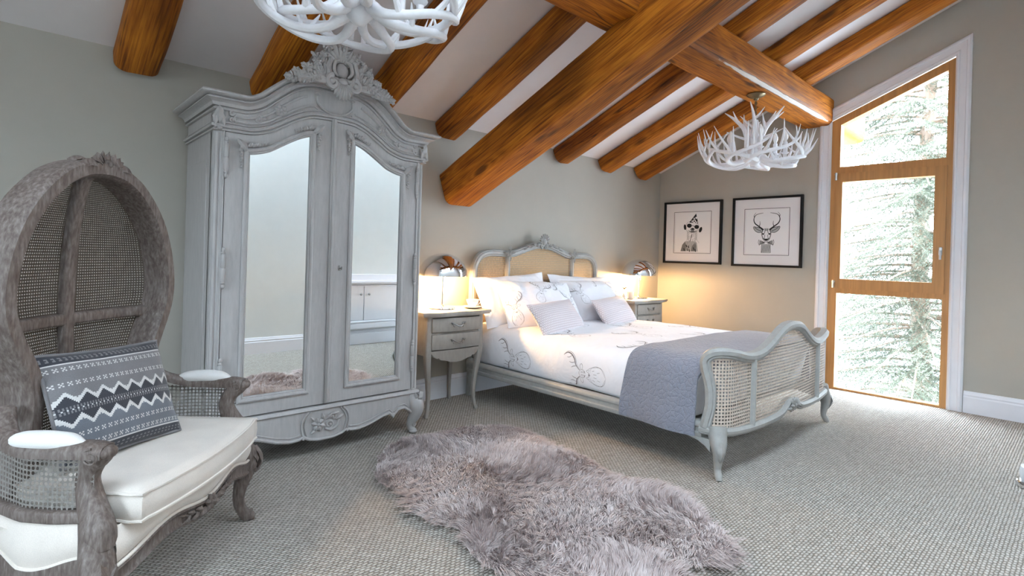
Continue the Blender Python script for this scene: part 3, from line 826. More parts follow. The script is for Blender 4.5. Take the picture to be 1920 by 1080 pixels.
def ward_foot(s, front):
    f = MB(); y = .03 if front else DEP - .05; sy = -1 if front else 1
    D = V((s * .7, sy * .7, 0))
    c = V((s * (HX - .035), y, 0))
    P = cr([c + V((0, 0, .285)), c + D * .012 + V((0, 0, .24)), c + D * .046 + V((0, 0, .185)), c + D * .044 + V((0, 0, .13)), c + D * .020 + V((0, 0, .08)), c + D * .014 + V((0, 0, .045)), c + D * .036 + V((0, 0, .012))], 5)
    f.tube(P, crf([.034, .040, .050, .042, .030, .025, .020], 5), 12, N=(1, 0, 0))
    f.ball(c + D * .030 + V((0, 0, .014)), (.028, .028, .014), 10, 6)
    fo = f.build('foot', M_grey, ward, smooth=60)
    if front:
        k = MB(); e = c + D * .05
        nrm = (s * .6, -1, 0)
        leaf(k, e + V((0, -.01, .21)), e + V((0, -.022, .275)), .05, nrm, None, .5); leaf(k, e + V((-.014, -.012, .22)), e + V((-.03, -.016, .265)), .026, nrm); leaf(k, e + V((.014, -.004, .22)), e + V((.03, -.004, .265)), .026, nrm)
        for q, (zz, R) in enumerate(((.205, .022), (.165, .015), (.06, .016))):
            cscroll(k, c + D * (.062 if q < 2 else .034) + V((0, -.012, zz)), R, PI / 2, s * 1.1, .006, (.8 * s, -.5, 0) if False else (1, 0, 0))
        leaf(k, e + V((0, -.022, .18)), e + V((-s * .01, -.006, .10)), .034, nrm)
        k.ball(c + D * .060 + V((0, -.018, .15)), .009, 8, 6)
        k.build('foot_carving', M_grey, fo)
for s in (-1, 1):
    ward_foot(s, True); ward_foot(s, False)

# ================================================================ NIGHTSTANDS
def nightstand(x, label):
    t = thing('nightstand', label, 'bedside table', (x, 3.34, 0), 0, 'grey bedside tables flanking the bed')
    W, FR, BK = .252, -.205, .19
    # shaped top
    out = []
    for i in range(25):
        u = i / 24; xx = lerp(-.305, .305, u)
        out.append((xx, -.245 + .018 * math.cos(u * 4 * PI) * .6 - .012 * math.sin(PI * u)))
    out += [(.305, .20), (-.305, .20)]
    tp = MB()
    for sc, z0, z1 in ((1.0, .726, .744), (.975, .715, .727)): tp.plate([(a * sc, b * sc) for a, b in out], z0, z1, 'z')
    tp.build('top', M_night, t, smooth=30)
    b = MB()
    for s in (-1, 1):
        b.box((s * (W - .01), -.005, .575), (.018, .36, .28), .003)
        b.plate([(-.19, .455), (-.12, .45), (-.05, .43), (.05, .43), (.12, .45), (.18, .455), (.18, .44 + .02), (.18, .5), (-.19, .5)], s * (W - .018), s * (W - .002), 'x')
    b.box((0, BK - .012, .575), (2 * W - .03, .018, .28), .003); b.box((0, -.01, .447), (2 * W - .04, .34, .012), .002)
    b.box((0, FR + .015, .590), (2 * W - .07, .012, .012), .001); b.box((0, FR + .015, .708), (2 * W - .07, .02, .014), .001)
    b.build('body', M_night, t, smooth=30)
    ap = MB(); N = 40
    lowp = [(0, .378), (.05, .382), (.10, .398), (.135, .402), (.15, .418), (.165, .412), (.195, .432), (.215, .46)]
    vs = []; fs = []
    for i in range(N + 1):
        xx = lerp(-.215, .215, i / N); y = FR - .012 * math.cos(xx / .43 * PI)
        for (yy, zz) in ((y, interp(lowp, abs(xx))), (y, .470), (y + .018, .470), (y + .018, interp(lowp, abs(xx)))): vs.append((xx, yy, zz))
    for i in range(N):
        for q in range(4): fs.append([i * 4 + q, i * 4 + (q + 1) % 4, i * 4 + 4 + (q + 1) % 4, i * 4 + 4 + q])
    ap.add(vs, fs); ap.build('apron', M_night, t, smooth=30)
    for (z0, z1) in ((.598, .700), (.474, .586)):
        d = MB(); vs = []; fs = []
        for i in range(N + 1):
            xx = lerp(-.212, .212, i / N); y = FR - .012 * math.cos(xx / .43 * PI)
            for (yy, zz) in ((y - .004, z0 + .003), (y - .006, z0 + .007), (y - .006, z1 - .007), (y - .004, z1 - .003), (y + .015, z1), (y + .015, z0)): vs.append((xx, yy, zz))
        for i in range(N):
            for q in range(6): fs.append([i * 6 + q, i * 6 + (q + 1) % 6, i * 6 + 6 + (q + 1) % 6, i * 6 + 6 + q])
        fs += [list(range(6)), [N * 6 + q for q in range(6)]]
        d.add(vs, fs); do = d.build('drawer', M_night, t, smooth=30)
        h = MB(); zc_ = (z0 + z1) / 2; y = FR - .02
        h.tube(cr([(-.052, y, zc_ + .014), (-.036, y - .014, zc_ + .006), (-.018, y - .024, zc_ - .006), (0, y - .027, zc_ - .010), (.018, y - .024, zc_ - .006), (.036, y - .014, zc_ + .006), (.052, y, zc_ + .014)], 5), crf([.003, .004, .004, .006, .004, .004, .003], 5), 7)
        for s in (-1, 1):
            h.ball((s * .046, y + .002, zc_ + .008), (.010, .005, .010), 8, 6); leaf(h, (s * .046, y, zc_ + .008), (s * .066, y - .004, zc_ + .016), .012, (0, -1, 0)); leaf(h, (s * .046, y, zc_ + .004), (s * .040, y - .004, zc_ - .016), .010, (0, -1, 0))
        h.build('handle', M_pewter, do, label='dark pewter drop pull')
    for s in (-1, 1):
        for (y, fr_) in ((FR + .022, -1), (BK - .022, 1)):
            l = MB(); D = V((s, fr_ * .6, 0)) if fr_ < 0 else V((s * .4, .3, 0))
            c = V((s * (W - .022), y, 0))
            P = cr([c + V((0, 0, .712)), c + V((0, 0, .58)), c + D * .002 + V((0, 0, .46)), c - D * .006 + V((0, 0, .36)), c - D * .020 + V((0, 0, .25)), c - D * .028 + V((0, 0, .14)), c - D * .020 + V((0, 0, .05)), c - D * .006 + V((0, 0, .0))], 5)
            R = crf([.022, .022, .023, .020, .016, .0135, .012, .014], 5)
            pr = [(a, b_) for a, b_ in rrect(2, 2, .35, 2)]
            l.sweep(P, pr, (0, 1, 0), False, R, miter=False); l.build('leg', M_night, t, smooth=45)
    return t
nightstand(2.385, 'grey two-drawer bedside table between the wardrobe and the bed, under the lamp and teacup')
nightstand(4.875, 'grey two-drawer bedside table in the corner beyond the bed, below the framed pictures')

# ---------------------------------------------------------------- mushroom lamps
M_bulb = NT('lit_bulb', 0.5, (1, .8, .5, 1), Emission_Color=(1.0, 0.62, 0.28, 1), Emission_Strength=30.0).mat
def lamp(x, y, label):
    t = thing('table_lamp', label, 'lamp', (x, y, .745), 0, 'chrome mushroom bedside lamps')
    b = MB(); b.lathe([(.092, 0), (.096, .004), (.094, .009), (.06, .013), (.02, .016), (.012, .022), (.008, .03)], 36); b.build('base', M_chrome, t)
    s = MB(); s.lathe([(.0075, .022), (.0075, .34)], 14); s.build('stem', M_chrome, t)
    s = MB(); pr = []
    for i in range(17):
        a = lerp(0, PI / 2, i / 16); pr.append((max(.185 * math.cos(a), .001), .245 + .170 * math.sin(a)))
    inner = [(max(r - .004, .001), z - .003) for r, z in pr]
    inner[0] = (inner[0][0], pr[0][1])
    s.lathe([inner[0]] + pr, 40, caps=False); s.lathe(inner, 40, caps=False)
    s.build('shade', M_chrome, t)
    k = MB(); k.lathe([(.014, .30), (.014, .345), (.008, .35)], 14); k.build('socket', M_chrome, t)
    k = MB(); k.tube([(0.012, 0, .30), (.02, -.004, .27), (.02, -.004, .20)], .0015, 5); k.ball((.02, -.004, .197), .004, 6, 5); k.build('pull_chain', M_chrome, t)
    g = MB(); g.ball((0.0, 0.05, .285), (.024, .024, .03), 12, 8); g.tube([(0, .008, .315), (0, .05, .312)], .008, 8); g.build('bulb', M_bulb, t, label='glowing warm bulb')
    L = bpy.data.lights.new('lamp_light', 'POINT'); L.energy = 20.0; L.color = (1.0, .60, .26); L.shadow_soft_size = .03
    lo = bpy.data.objects.new('lamp_light', L); COL.objects.link(lo); lo.parent = t; lo.location = (-.0, 0.02, .235)
    return t
lamp(2.385, 3.32, 'chrome mushroom lamp glowing on the bedside table next to the wardrobe')
lamp(4.965, 3.33, 'chrome mushroom lamp glowing on the far bedside table in the corner')

# teacup and saucer
s = MB(); s.lathe([(.03, 0), (.045, .003), (.072, .012), (.075, .014), (.072, .016), (.045, .008), (.0, .007)], 32, (2.618, 3.245, .745), caps=False); s.build('saucer', M_china)
tag(bpy.data.objects['saucer'], 'white china saucer under the teacup on the near bedside table', 'saucer')
tc = thing('teacup', 'white china teacup on its saucer beside the near lamp', 'cup', (2.618, 3.245, .7535))
c = MB(); c.lathe([(.022, 0), (.024, .004), (.022, .007), (.036, .020), (.046, .042), (.049, .058), (.047, .058), (.044, .042), (.034, .022), (.02, .012), (.0, .011)], 32, caps=False); c.build('bowl', M_china, tc)
c = MB(); c.tube(cr([(.044, 0, .048), (.066, -.004, .05), (.072, -.004, .034), (.056, 0, .018), (.038, 0, .020)], 6), .0038, 8); c.build('handle', M_china, tc)
# candle tumbler with a small flower sprig on the far bedside table
gj = thing('candle_glass', 'small white candle glass on the far bedside table', 'candle', (4.775, 3.30, .745))
c = MB(); c.lathe([(.033, 0), (.036, .003), (.038, .075), (.035, .075), (.033, .062), (.0, .060)], 24, caps=False); c.build('glass', M_china, gj)
c = MB(); c.tube([(0, 0, .060), (0.001, 0, .072)], .0015, 5); c.build('wick', M_black, gj)
fv = thing('flower_sprig', 'small sprig with a dark bud beside the candle glass on the far bedside table', 'flower', (4.705, 3.335, .745))
c = MB(); c.lathe([(.014, 0), (.018, .004), (.019, .03), (.010, .045), (.011, .055), (.009, .055), (.008, .045), (.015, .03), (.0, .008)], 16, caps=False); c.build('bud_vase', M_china, fv)
c = MB(); c.tube(cr([(0, 0, .01), (.004, 0, .06), (.0, -.004, .10)], 4), .0015, 5); c.build('stem', NT('stem_green', .7, (.05, .09, .03, 1)).mat, fv)
c = MB()
for i in range(7):
    a = i * 2 * PI / 7; leaf(c, (0, -.004, .098), (.022 * math.cos(a), -.004 + .022 * math.sin(a), .112), .014, (0, 0, 1))
c.ball((0, -.004, .104), .007, 8, 6); c.build('bloom', NT('bud_brown', .8, (.10, .05, .03, 1)).mat, fv)

# ================================================================ BED
BX, BY = 3.61, 2.40
bed = thing('bed', 'grey painted French bed with cane headboard and curved cane footboard', 'bed', (BX, BY, 0))
# --- headboard (plane y = 3.485)
hy = 3.485 - BY
htop = [(0, 1.288), (.08, 1.284), (.16, 1.268), (.25, 1.240), (.34, 1.212), (.42, 1.202), (.52, 1.206), (.62, 1.206), (.69, 1.196), (.745, 1.172), (.785, 1.135), (.812, 1.085), (.825, 1.03), (.828, .96), (.828, .60), (.822, .30), (.826, .0)]
hp = cr([(x, z) for x, z in htop], 5)
off = []
ol = [V((-p.x, 0, p.y)) for p in hp[::-1]] + [V((p.x, 0, p.y)) for p in hp[1:]]
# centre line sits 3 cm inside the outline
cl_ = []
for i, p in enumerate(ol):
    d = (ol[min(i + 1, len(ol) - 1)] - ol[max(i - 1, 0)]).normalized(); nrm = V((d.z, 0, -d.x)); cl_.append(V((p.x, hy, p.z)) + nrm * .030)
PRF = [(-.030, -.02), (.030, -.02), (.030, .010), (.024, .018), (.016, .016), (.010, .024), (-.010, .026), (-.018, .018), (-.024, .018), (-.030, .010)]
f = MB(); f.sweep(cl_, PRF, (0, -1, 0)); hf = f.build('headboard_frame', M_greyh, bed, smooth=45)
def hz(x): return interp([(a, b) for a, b in [(p.x, p.y) for p in hp if p.y > 1.0]], abs(x))
for (x0, x1) in ((-.80, -.445), (-.405, .405), (.445, .80)):
    g = MB()
    def fn(u, w, x0=x0, x1=x1):
        x = lerp(x0, x1, u); top = min(hz(x), 1.29) - .045
        return V((x, hy + .004, lerp(.45, top, w)))
    def uvf(u, w, x0=x0, x1=x1):
        x = lerp(x0, x1, u); return (x, lerp(.45, min(hz(x), 1.29) - .045, w))
    g.grid(fn, 30, 12, uvfn=uvf); g.build('headboard_cane', M_cane_bed, bed, smooth=0, label='golden cane webbing panel of the headboard')
for s in (-1, 1):
    g = MB(); g.sweep([(s * .425, hy, .40), (s * .425, hy, 1.19)], [(a * .75, b) for a, b in PRF], (0, -1, 0)); g.build('headboard_stile', M_greyh, bed, smooth=45)
    g = MB(); c = V((s * .425, hy - .026, 1.178)); rosette(g, c, .038)
    leaf(g, c + V((0, 0, .02)), c + V((0, -.004, .062)), .034, (0, -1, 0)); leaf(g, c + V((-s * .01, 0, 0)), c + V((-s * .085, -.002, .022)), .026, (0, -1, 0)); leaf(g, c + V((s * .01, 0, 0)), c + V((s * .075, -.002, .004)), .026, (0, -1, 0)); leaf(g, c, c + V((0, -.002, -.07)), .024, (0, -1, 0))
    g.build('stile_carving', M_greyh, bed)
g = MB(); g.box((0, hy, .42), (1.62, .03, .08), .006); g.build('headboard_rail', M_greyh, bed)
g = MB(); c = V((0, hy - .026, 1.275))
g.ball(c + V((0, -.006, .02)), (.026, .018, .032), 10, 8)
for i in range(7):
    a = lerp(-1.25, 1.25, i / 6) + PI / 2; leaf(g, c + V((.018 * math.cos(a), 0, .022 + .018 * math.sin(a))), c + V((.066 * math.cos(a), -.006, .03 + .062 * math.sin(a))), .030, (0, -1, 0))
for s in (-1, 1):
    cscroll(g, c + V((s * .05, -.004, .005)), .026, PI / 2, s * 1.1, .009)
    cscroll(g, c + V((s * .03, -.004, -.03)), .018, -PI / 2, -s * 1.0, .007)
    for j in range(5):
        xx = .08 + .038 * j; zz = hz(xx) - 1.275 - .022
        leaf(g, c + V((s * (xx - .02), 0, zz + .004)), c + V((s * (xx + .028), -.004, zz + (.016 if j % 2 else -.012))), .030 - .003 * j, (0, -1, 0))
g.build('crest_carving', M_greyh, bed)
# headboard feet: scrolled bracket
for s in (-1, 1):
    g = MB(); P = cr([(s * .80, hy, .30), (s * .805, hy - .025, .2), (s * .80, hy - .03, .12), (s * .79, hy - .018, .05), (s * .80, hy - .03, .0)], 5)
    g.tube(P, crf([.04, .042, .034, .026, .030], 5), 12); g.build('leg', M_greyh, bed)
# --- footboard: plan curve wraps round at both corners
yF = 1.318 - BY
def plan(s):
    a = abs(s); sg = 1 if s >= 0 else -1; X0, R = .695, .155
    if a <= X0:
        x = a; y = yF - .032 * math.cos(PI * x / (2 * X0)); n = V((sg * .07 * a / X0, -1, 0)).normalized()
    else:
        t = min((a - X0) / R, 1.55); x = X0 + R * math.sin(t); y = yF + R * (1 - math.cos(t)); n = V((sg * math.sin(t), -math.cos(t), 0))
    return V((sg * x, y, 0)), n
def FB(s, z, d=0):
    p, n = plan(s); q = p + n * d; return V((q.x, q.y, z))
SE = .905
ftop = cr([(0, .800), (.09, .793), (.18, .768), (.27, .725), (.35, .688), (.43, .662), (.52, .652), (.61, .660), (.70, .680), (.78, .694), (.845, .690), (.89, .665), (.912, .625), (.908, .57), (.893, .51), (.883, .45), (.884, .38), (.895, .32), (.905, .27)], 5)
fbot = [(0, .312), (.05, .308), (.10, .285), (.16, .262), (.25, .252), (.40, .246), (.55, .246), (.70, .254), (.80, .262), (.905, .268)]
fbp = cr(fbot, 5)
def zt(s): return interp([(p.x, p.y) for p in ftop if p.y > .655], abs(s))
def zb(s): return interp(fbot, abs(s))
def fsweep(name, poly, prof, inset=0.0, rz=0):
    P = []; Ns = []
    for i, q in enumerate(poly):
        d = (poly[min(i + 1, len(poly) - 1)] - poly[max(i - 1, 0)]).normalized(); nn = V((d.y, -d.x))
        c = q + nn * inset
        P.append(FB(c.x, c.y)); Ns.append(plan(c.x)[1])
    m = MB(); m.sweep(P, prof, Ns); return m.build(name, M_greyh, bed, smooth=45)
FPR = [(-.028, -.026), (.028, -.026), (.030, .008), (.022, .018), (.014, .016), (.008, .026), (-.012, .028), (-.020, .020), (-.028, .014)]
topl = [V((-p.x, p.y)) for p in ftop[::-1]] + [V((p.x, p.y)) for p in ftop[1:]]
ff = fsweep('footboard_frame', topl, FPR, .028)
botl = [V((-p.x, p.y)) for p in fbp[::-1]] + [V((p.x, p.y)) for p in fbp[1:]]
fsweep('footboard_rail', botl, [(a * .8, b) for a, b in FPR], .018)
sideS = [(.24, .895), (.30, .888), (.36, .870), (.42, .862), (.48, .866), (.54, .880), (.60, .890), (.66, .875)]
def smax(v): return interp(sideS, lerp(.26, .64, v)) - .02
edges = [-1, -.515, .515, 1]
for k in range(3):
    g = MB()
    def sfn(u, w, k=k):
        S = smax(w); e0 = -S if k == 0 else (-.515 if k == 1 else .515); e1 = -.515 if k == 0 else (.515 if k == 1 else S)
        s = lerp(e0, e1, u); return s, lerp(zb(s) - .005, zt(s) - .035, w)
    g.grid(lambda u, w: FB(*sfn(u, w), .002), 40, 16, uvfn=lambda u, w: sfn(u, w)); g.build('footboard_cane', M_cane_foot, bed, smooth=60, label='pale cane webbing panel of the footboard')
for s in (-1, 1):
    g = MB(); zz = [lerp(zb(.515) - .01, zt(.515) - .03, i / 8) for i in range(9)]
    g.sweep([FB(s * .515, z) for z in zz], [(a * .62, b * .9) for a, b in FPR], plan(s * .515)[1]); g.build('footboard_stile', M_greyh, bed, smooth=45)
g = MB(); c = FB(0, .285, .020)
for i in range(7):
    a = lerp(-1.5, 1.5, i / 6) + PI / 2; leaf(g, c + V((.014 * math.cos(a), 0, .008 * math.sin(a) - .01)), c + V((.062 * math.cos(a), -.006, -.006 + .048 * math.sin(a))), .032, (0, -1, 0))
for s in (-1, 1):
    cscroll(g, c + V((s * .04, -.004, -.022)), .020, 0, s * 1.1, .007); leaf(g, c + V((s * .045, 0, -.016)), c + V((s * .105, .003, -.020)), .022, (0, -1, 0), None, .02)
    leaf(g, c + V((s * .005, 0, -.018)), c + V((s * .018, -.002, -.042)), .020, (0, -1, 0), None, .02)
g.ball(c + V((0, -.012, -.006)), .014, 8, 6); g.build('shell_carving', M_greyh, bed)
for s in (-1, 1):
    g = MB(); D = V((s * .72, -.70, 0)); c = FB(s * .80, 0)
    c = V((s * .805, yF + .045, 0))
    P = cr([c + V((0, 0, .272)), c + D * .012 + V((0, 0, .225)), c + D * .034 + V((0, 0, .18)), c + D * .040 + V((0, 0, .14)), c + D * .030 + V((0, 0, .09)), c + D * .028 + V((0, 0, .05)), c + D * .046 + V((0, 0, .02)), c + D * .058 + V((0, 0, .0))], 5)
    g.tube(P, crf([.050, .049, .042, .032, .023, .019, .020, .015], 5), 14, N=(1, 0, 0))
    lg = g.build('leg', M_greyh, bed, smooth=60)
    k = MB()
    leaf(k, c + D * .064 + V((0, 0, .205)), c + D * .050 + V((0, 0, .095)), .036, D, None, 0)
    k.build('leg_carving', M_greyh, lg)
    # side rail with mouldings + scroll bracket
    r = MB(); r.sweep([(s * .832, hy - .01, .245), (s * .832, yF + .11, .245)], [(-s * a, b) for a, b in [(-.018, -.045), (.014, -.045), (.020, -.036), (.020, -.020), (.012, -.014), (.012, .010), (.020, .016), (.022, .028), (.014, .042), (.004, .046), (-.018, .046)]], (0, 0, 1), miter=False)
    r.build('side_rail', M_greyh, bed, smooth=40)
    r = MB(); r.plate([(yF + .06, .205), (yF + .06, .14), (yF + .09, .165), (yF + .13, .185), (yF + .19, .196), (yF + .26, .205)], s * .815, s * .848, 'x'); r.build('rail_bracket', M_greyh, bed, smooth=0)
sl = MB(); sl.box((0, (hy + yF) / 2 + .06, .262), (1.60, hy - yF - .20, .02), .003); sl.build('slat_base', M_greyh, bed)

# ================================================================ BEDDING (world coordinates)
class Cross:
    """arc-length parametrised cross-section of the bed (x offset, z); q = 0 at the middle"""
    def __init__(self, half):
        P = cr([V((-a, b)) for a, b in half] + [V((a, b)) for a, b in half[::-1]], 10)
        self.P = P; L = [0.0]
        for a, b in zip(P, P[1:]): L.append(L[-1] + (b - a).length)
        mid = L[-1] / 2; self.L = [l - mid for l in L]; self.q1 = mid
    def at(self, q):
        L = self.L; P = self.P
        if q <= L[0]: i = 0
        elif q >= L[-1]: i = len(L) - 2
        else:
            lo, hi = 0, len(L) - 1
            while hi - lo > 1:
                m = (lo + hi) // 2
                if L[m] <= q: lo = m
                else: hi = m
            i = lo
        d = P[i + 1] - P[i]; t = (q - L[i]) / (L[i + 1] - L[i])
        p = P[i] + d * t; d.normalize()
        return p, V((-d.y, d.x))
DUV = Cross([(.795, .288), (.822, .34), (.836, .41), (.834, .48), (.812, .545), (.760, .583), (.66, .598), (.4, .606), (.15, .610)])
def duvd(q, y):
    """soft folds of the duvet"""
    w = .010 * noise.noise(V((q * 1.6, y * 2.1, 1.3))) + .006 * noise.noise(V((q * 4.5 + y * 2, y * 3.5, 4.1)))
    side = max(0.0, abs(q) - .80)
    w += .010 * math.sin(y * 9.0 + q * 3) * min(1, side * 6) * (.4 + .6 * noise.noise(V((y * 1.2, 3, q))))
    w += .016 * math.exp(-((y - (2.62 + .10 * q)) / .06) ** 2) * noise.noise(V((q * 3, 8.8, 2))) 
    return w
def DUVP(q, y, d=0.0):
    p, n = DUV.at(q); k = duvd(q, y) + d
    return V((BX + p.x + n.x * k, y, p.y + n.y * k))
NQ, NY = 110, 84
def dy0(q): return 1.375 + .125 * min(1, abs(q) / .95) ** 4
d = MB()
def dfn(u, w):
    q = lerp(-DUV.q1, DUV.q1, u); y = lerp(dy0(q), 3.44, w); return DUVP(q, y)
d.grid(dfn, NQ, NY)
n0 = len(d.v)   # close underneath and at both ends
cu = NQ + 1
bot = []
for j in range(NY + 1):
    bot.append((j * cu, j * cu + NQ))
d.f += [[bot[j][0], bot[j][1], bot[j + 1][1], bot[j + 1][0]] for j in range(NY)]; d.m += [0] * NY
for j in (0, NY):
    d.f.append([j * cu + i for i in range(cu)]); d.m.append(0)
# printed stag heads: ink strokes lying on the cloth
def stag_strokes():
    S = []
    for s in (-1, 1):
        S.append(([(s * .020, .055), (s * .050, .085), (s * .088, .100), (s * .118, .130), (s * .125, .165), (s * .105, .195)], .0062, 1))
        S.append(([(s * .022, .050), (s * .055, .078), (s * .095, .092), (s * .128, .125), (s * .133, .165), (s * .105, .195)], .0020, 0))
        S.append(([(s * .045, .082), (s * .040, .105), (s * .030, .125)], .0030, 1))
        S.append(([(s * .070, .094), (s * .062, .120), (s * .066, .142)], .0030, 1))
        S.append(([(s * .112, .122), (s * .095, .145), (s * .094, .165)], .0026, 1))
        S.append(([(s * .026, .045), (s * .050, .052), (s * .068, .040), (s * .050, .030), (s * .030, .034)], .0018, 0))
        S.append(([(s * .026, .050), (s * .028, .030), (s * .024, .018)], .0018, 0)); S.append(([(s * .020, -.002), (s * .013, -.022), (s * .006, -.029)], .0018, 0))
        S.append(([(s * .022, .046), (s * .012, .040), (s * .018, .030), (s * .012, .022)], .0014, 0)); S.append(([(s * .022, .002), (s * .032, -.012), (s * .026, -.022), (s * .038, -.032)], .0014, 0))
        S.append(([(s * .018, -.034), (s * .050, -.044), (s * .066, -.080), (s * .058, -.120), (s * .034, -.140), (s * .006, -.155)], .0013, 0))
        S.append(([(s * .012, .018), (s * .019, .014)], .0045, 1))
        S.append(([(s * .009, .010), (s * .024, .020)], .0020, 1))
        S.append(([(s * .022, .0), (s * .045, -.030), (s * .060, -.075), (s * .062, -.115), (s * .040, -.145), (0, -.160)], .0018, 0))
        S.append(([(s * .030, -.05), (s * .036, -.068)], .0016, 0)); S.append(([(s * .024, -.09), (s * .030, -.112)], .0016, 0)); S.append(([(s * .010, -.06), (s * .012, -.085)], .0016, 0))
        S.append(([(s * .006, .050), (s * .008, .030), (s * .006, .005)], .0014, 0))
    S.append(([(-.020, .050), (-.008, .060), (.008, .060), (.020, .050)], .0016, 0))
    S.append(([(-.007, -.018), (0, -.025), (.007, -.018)], .0060, 1)); S.append(([(0, -.026), (0, -.034)], .0020, 1))
    return S
STAG = stag_strokes()
def ink(mb, surf, cx, cy, rot, sc, limit, mat, wmul=1.0):
    """strokes as thin ribbons following surf(a, b, lift)"""
    c, s_ = math.cos(rot), math.sin(rot)
    for pts, wd, dark in STAG:
        P = cr([V(p) for p in pts], 4)
        wd = wd * wmul
        prev = None; L = len(P)
        for i in range(L):
            t = (P[min(i + 1, L - 1)] - P[max(i - 1, 0)])
            t = t.normalized() if t.length > 1e-9 else V((1, 0)); nn = V((-t.y, t.x))
            w = wd * (1.0 if L < 6 else (0.35 + .65 * math.sin(PI * min(1, (i + .6) / L))))
            ab = []
            for e in (-1, 1):
                p = (P[i] + nn * e * w / 2 * 1.5) * sc
                ab.append((cx + p.x * c - p.y * s_, cy + p.x * s_ + p.y * c))
            ok = all(limit(*q) for q in ab)
            if not ok: prev = None; continue
            vs = [surf(ab[0][0], ab[0][1], .0012), surf(ab[1][0], ab[1][1], .0012)]
            b = len(mb.v); mb.add(vs, [], 0)
            if prev is not None:
                mb.f.append([prev, prev + 1, b + 1, b]); mb.m.append(mat)
            prev = b
lim = lambda q, y: abs(q) < DUV.q1 - .012 and dy0(q) + .02 < y < 3.40
for k in range(6):
    q = -.985 + .394 * k
    for j in range(4):
        y = 2.92 - .67 * j - (.335 if k % 2 else 0)
        ink(d, lambda a, b, l: DUVP(a, b, l), q, y, 0.0, 1.0, lim, 1, .85)
do = d.build('duvet', [M_sheet, M_ink], smooth=80)
tag(do, 'white duvet with a grey stag head print covering the bed', 'duvet')

# quilted throw across the foot of the bed
THR = Cross([(.868, .208), (.872, .25), (.868, .32), (.860, .40), (.853, .48), (.832, .560), (.775, .602), (.67, .618), (.4, .626), (.15, .630)])
def thd(q, y):
    w = .004 * noise.noise(V((q * 3, y * 4, 7))) + .003 * noise.noise(V((q * 9, y * 9, 3)))
    side = max(0.0, abs(q) - .82)
    return w + .012 * side * 3 * math.sin(y * 12 + 1)
def THP(q, y, dd):
    p, n = THR.at(q); k = thd(q, y) + dd
    return V((BX + p.x + n.x * k, y, p.y + n.y * k))
def ty0(q): return 1.372 + .088 * sstep((abs(q) - .76) / .14) 
def ty1(q): return 1.885 - .035 * (q + .3) + .035 * sstep((-q - .8) / .4) + .01 * math.sin(q * 5)
t = MB(); NT_, NW = 96, 22
for (dd) in (.007, -.005):
    t.grid(lambda u, w, dd=dd: THP(lerp(-THR.q1, THR.q1, u), lerp(ty0(lerp(-THR.q1, THR.q1, u)), ty1(lerp(-THR.q1, THR.q1, u)), w), dd), NT_, NW)
A = NT_ + 1; B0 = A * (NW + 1)
for i in range(NT_):
    for j in (0, NW):
        a = j * A + i; t.f.append([a, a + 1, B0 + a + 1, B0 + a]); t.m.append(0)
for j in range(NW):
    for i in (0, NT_):
        a = j * A + i; t.f.append([a, a + A, B0 + a + A, B0 + a]); t.m.append(0)
th = t.build('throw', M_throw, smooth=70)
tag(th, 'blue-grey quilted throw draped over the foot end of the bed', 'throw')

# pillows
def pillow(name, mats, W, H, T, loc, yaw, tilt, roll=0.0, seed=0, nu=44, nv=32, flap=0.0, stags=None, uvs=1.0, crump=.018):
    """W wide (local x), H tall (local y'), T thick; tilt leans it back"""
    Rz = Matrix.Rotation(yaw, 4, 'Z'); Rx = Matrix.Rotation(tilt, 4, 'X'); Rr = Matrix.Rotation(roll, 4, 'Y')
    M = Matrix.Translation(loc) @ Rz @ Rx @ Rr
    def surf(a, b, side, lift=0.0):
        u, v = a / (W / 2), b / (H / 2)
        e = max(0.0, (1 - abs(u) ** 2.6)) ** .62 * max(0.0, (1 - abs(v) ** 2.6)) ** .62
        pin = 1 - .05 * (1 - u * u) * (abs(v) ** 3); pin2 = 1 - .06 * (1 - v * v) * (abs(u) ** 3)
        z = T / 2 * e
        cr_ = crump * noise.noise(V((a * 6 + seed * 3.7, b * 6, side * 2.0 + seed))) * (.3 + e) + .35 * crump * noise.noise(V((a * 17 + seed, b * 17 + b * a * 30, seed))) 
        edge = max(abs(u), abs(v)) ** 8
        wob = .012 * noise.noise(V((a * 5 + seed * 2.1, b * 5, 9))) * edge
        # local: x = a, z = b (up), y = thickness; front is -y
        y = side * (z + lift) + cr_ + wob + flap * edge * noise.noise(V((a * 4, b * 4 + seed, 5)))
        return M @ V((a * pin2, y, b * pin))
    mb = MB()
    dd = lambda w: math.copysign(abs(2 * w - 1) ** .8, 2 * w - 1)
    for side in (-1, 1):
        mb.grid(lambda u, w, side=side: surf(dd(u) * W / 2, dd(w) * H / 2, side), nu, nv, uvfn=lambda u, w: (dd(u) * W / 2 * uvs, dd(w) * H / 2 * uvs))
    if stags:
        for (cx, cy, rot, sc) in stags:
            ink(mb, lambda a, b, l: surf(a, b, -1, l), cx, cy, rot, sc, lambda a, b: abs(a) < W / 2 * .97 and abs(b) < H / 2 * .97, 1, .8)
    o = mb.build(name, mats, smooth=80)
    bm = bmesh.new(); bm.from_mesh(o.data); bmesh.ops.remove_doubles(bm, verts=bm.verts, dist=.0004); bm.to_mesh(o.data); bm.free()
    return o
tag(pillow('pillow', M_sheet, .84, .44, .17, (3.165, 3.345, .790), math.radians(1), math.radians(-24), math.radians(-3), 1, flap=.02),
    'plain white pillow standing against the left half of the headboard', 'pillow', 'bed pillows')
tag(pillow('pillow', M_sheet, .84, .44, .17, (4.055, 3.345, .780), math.radians(-1), math.radians(-24), math.radians(2), 2, flap=.02),
    'plain white pillow standing against the right half of the headboard', 'pillow', 'bed pillows')
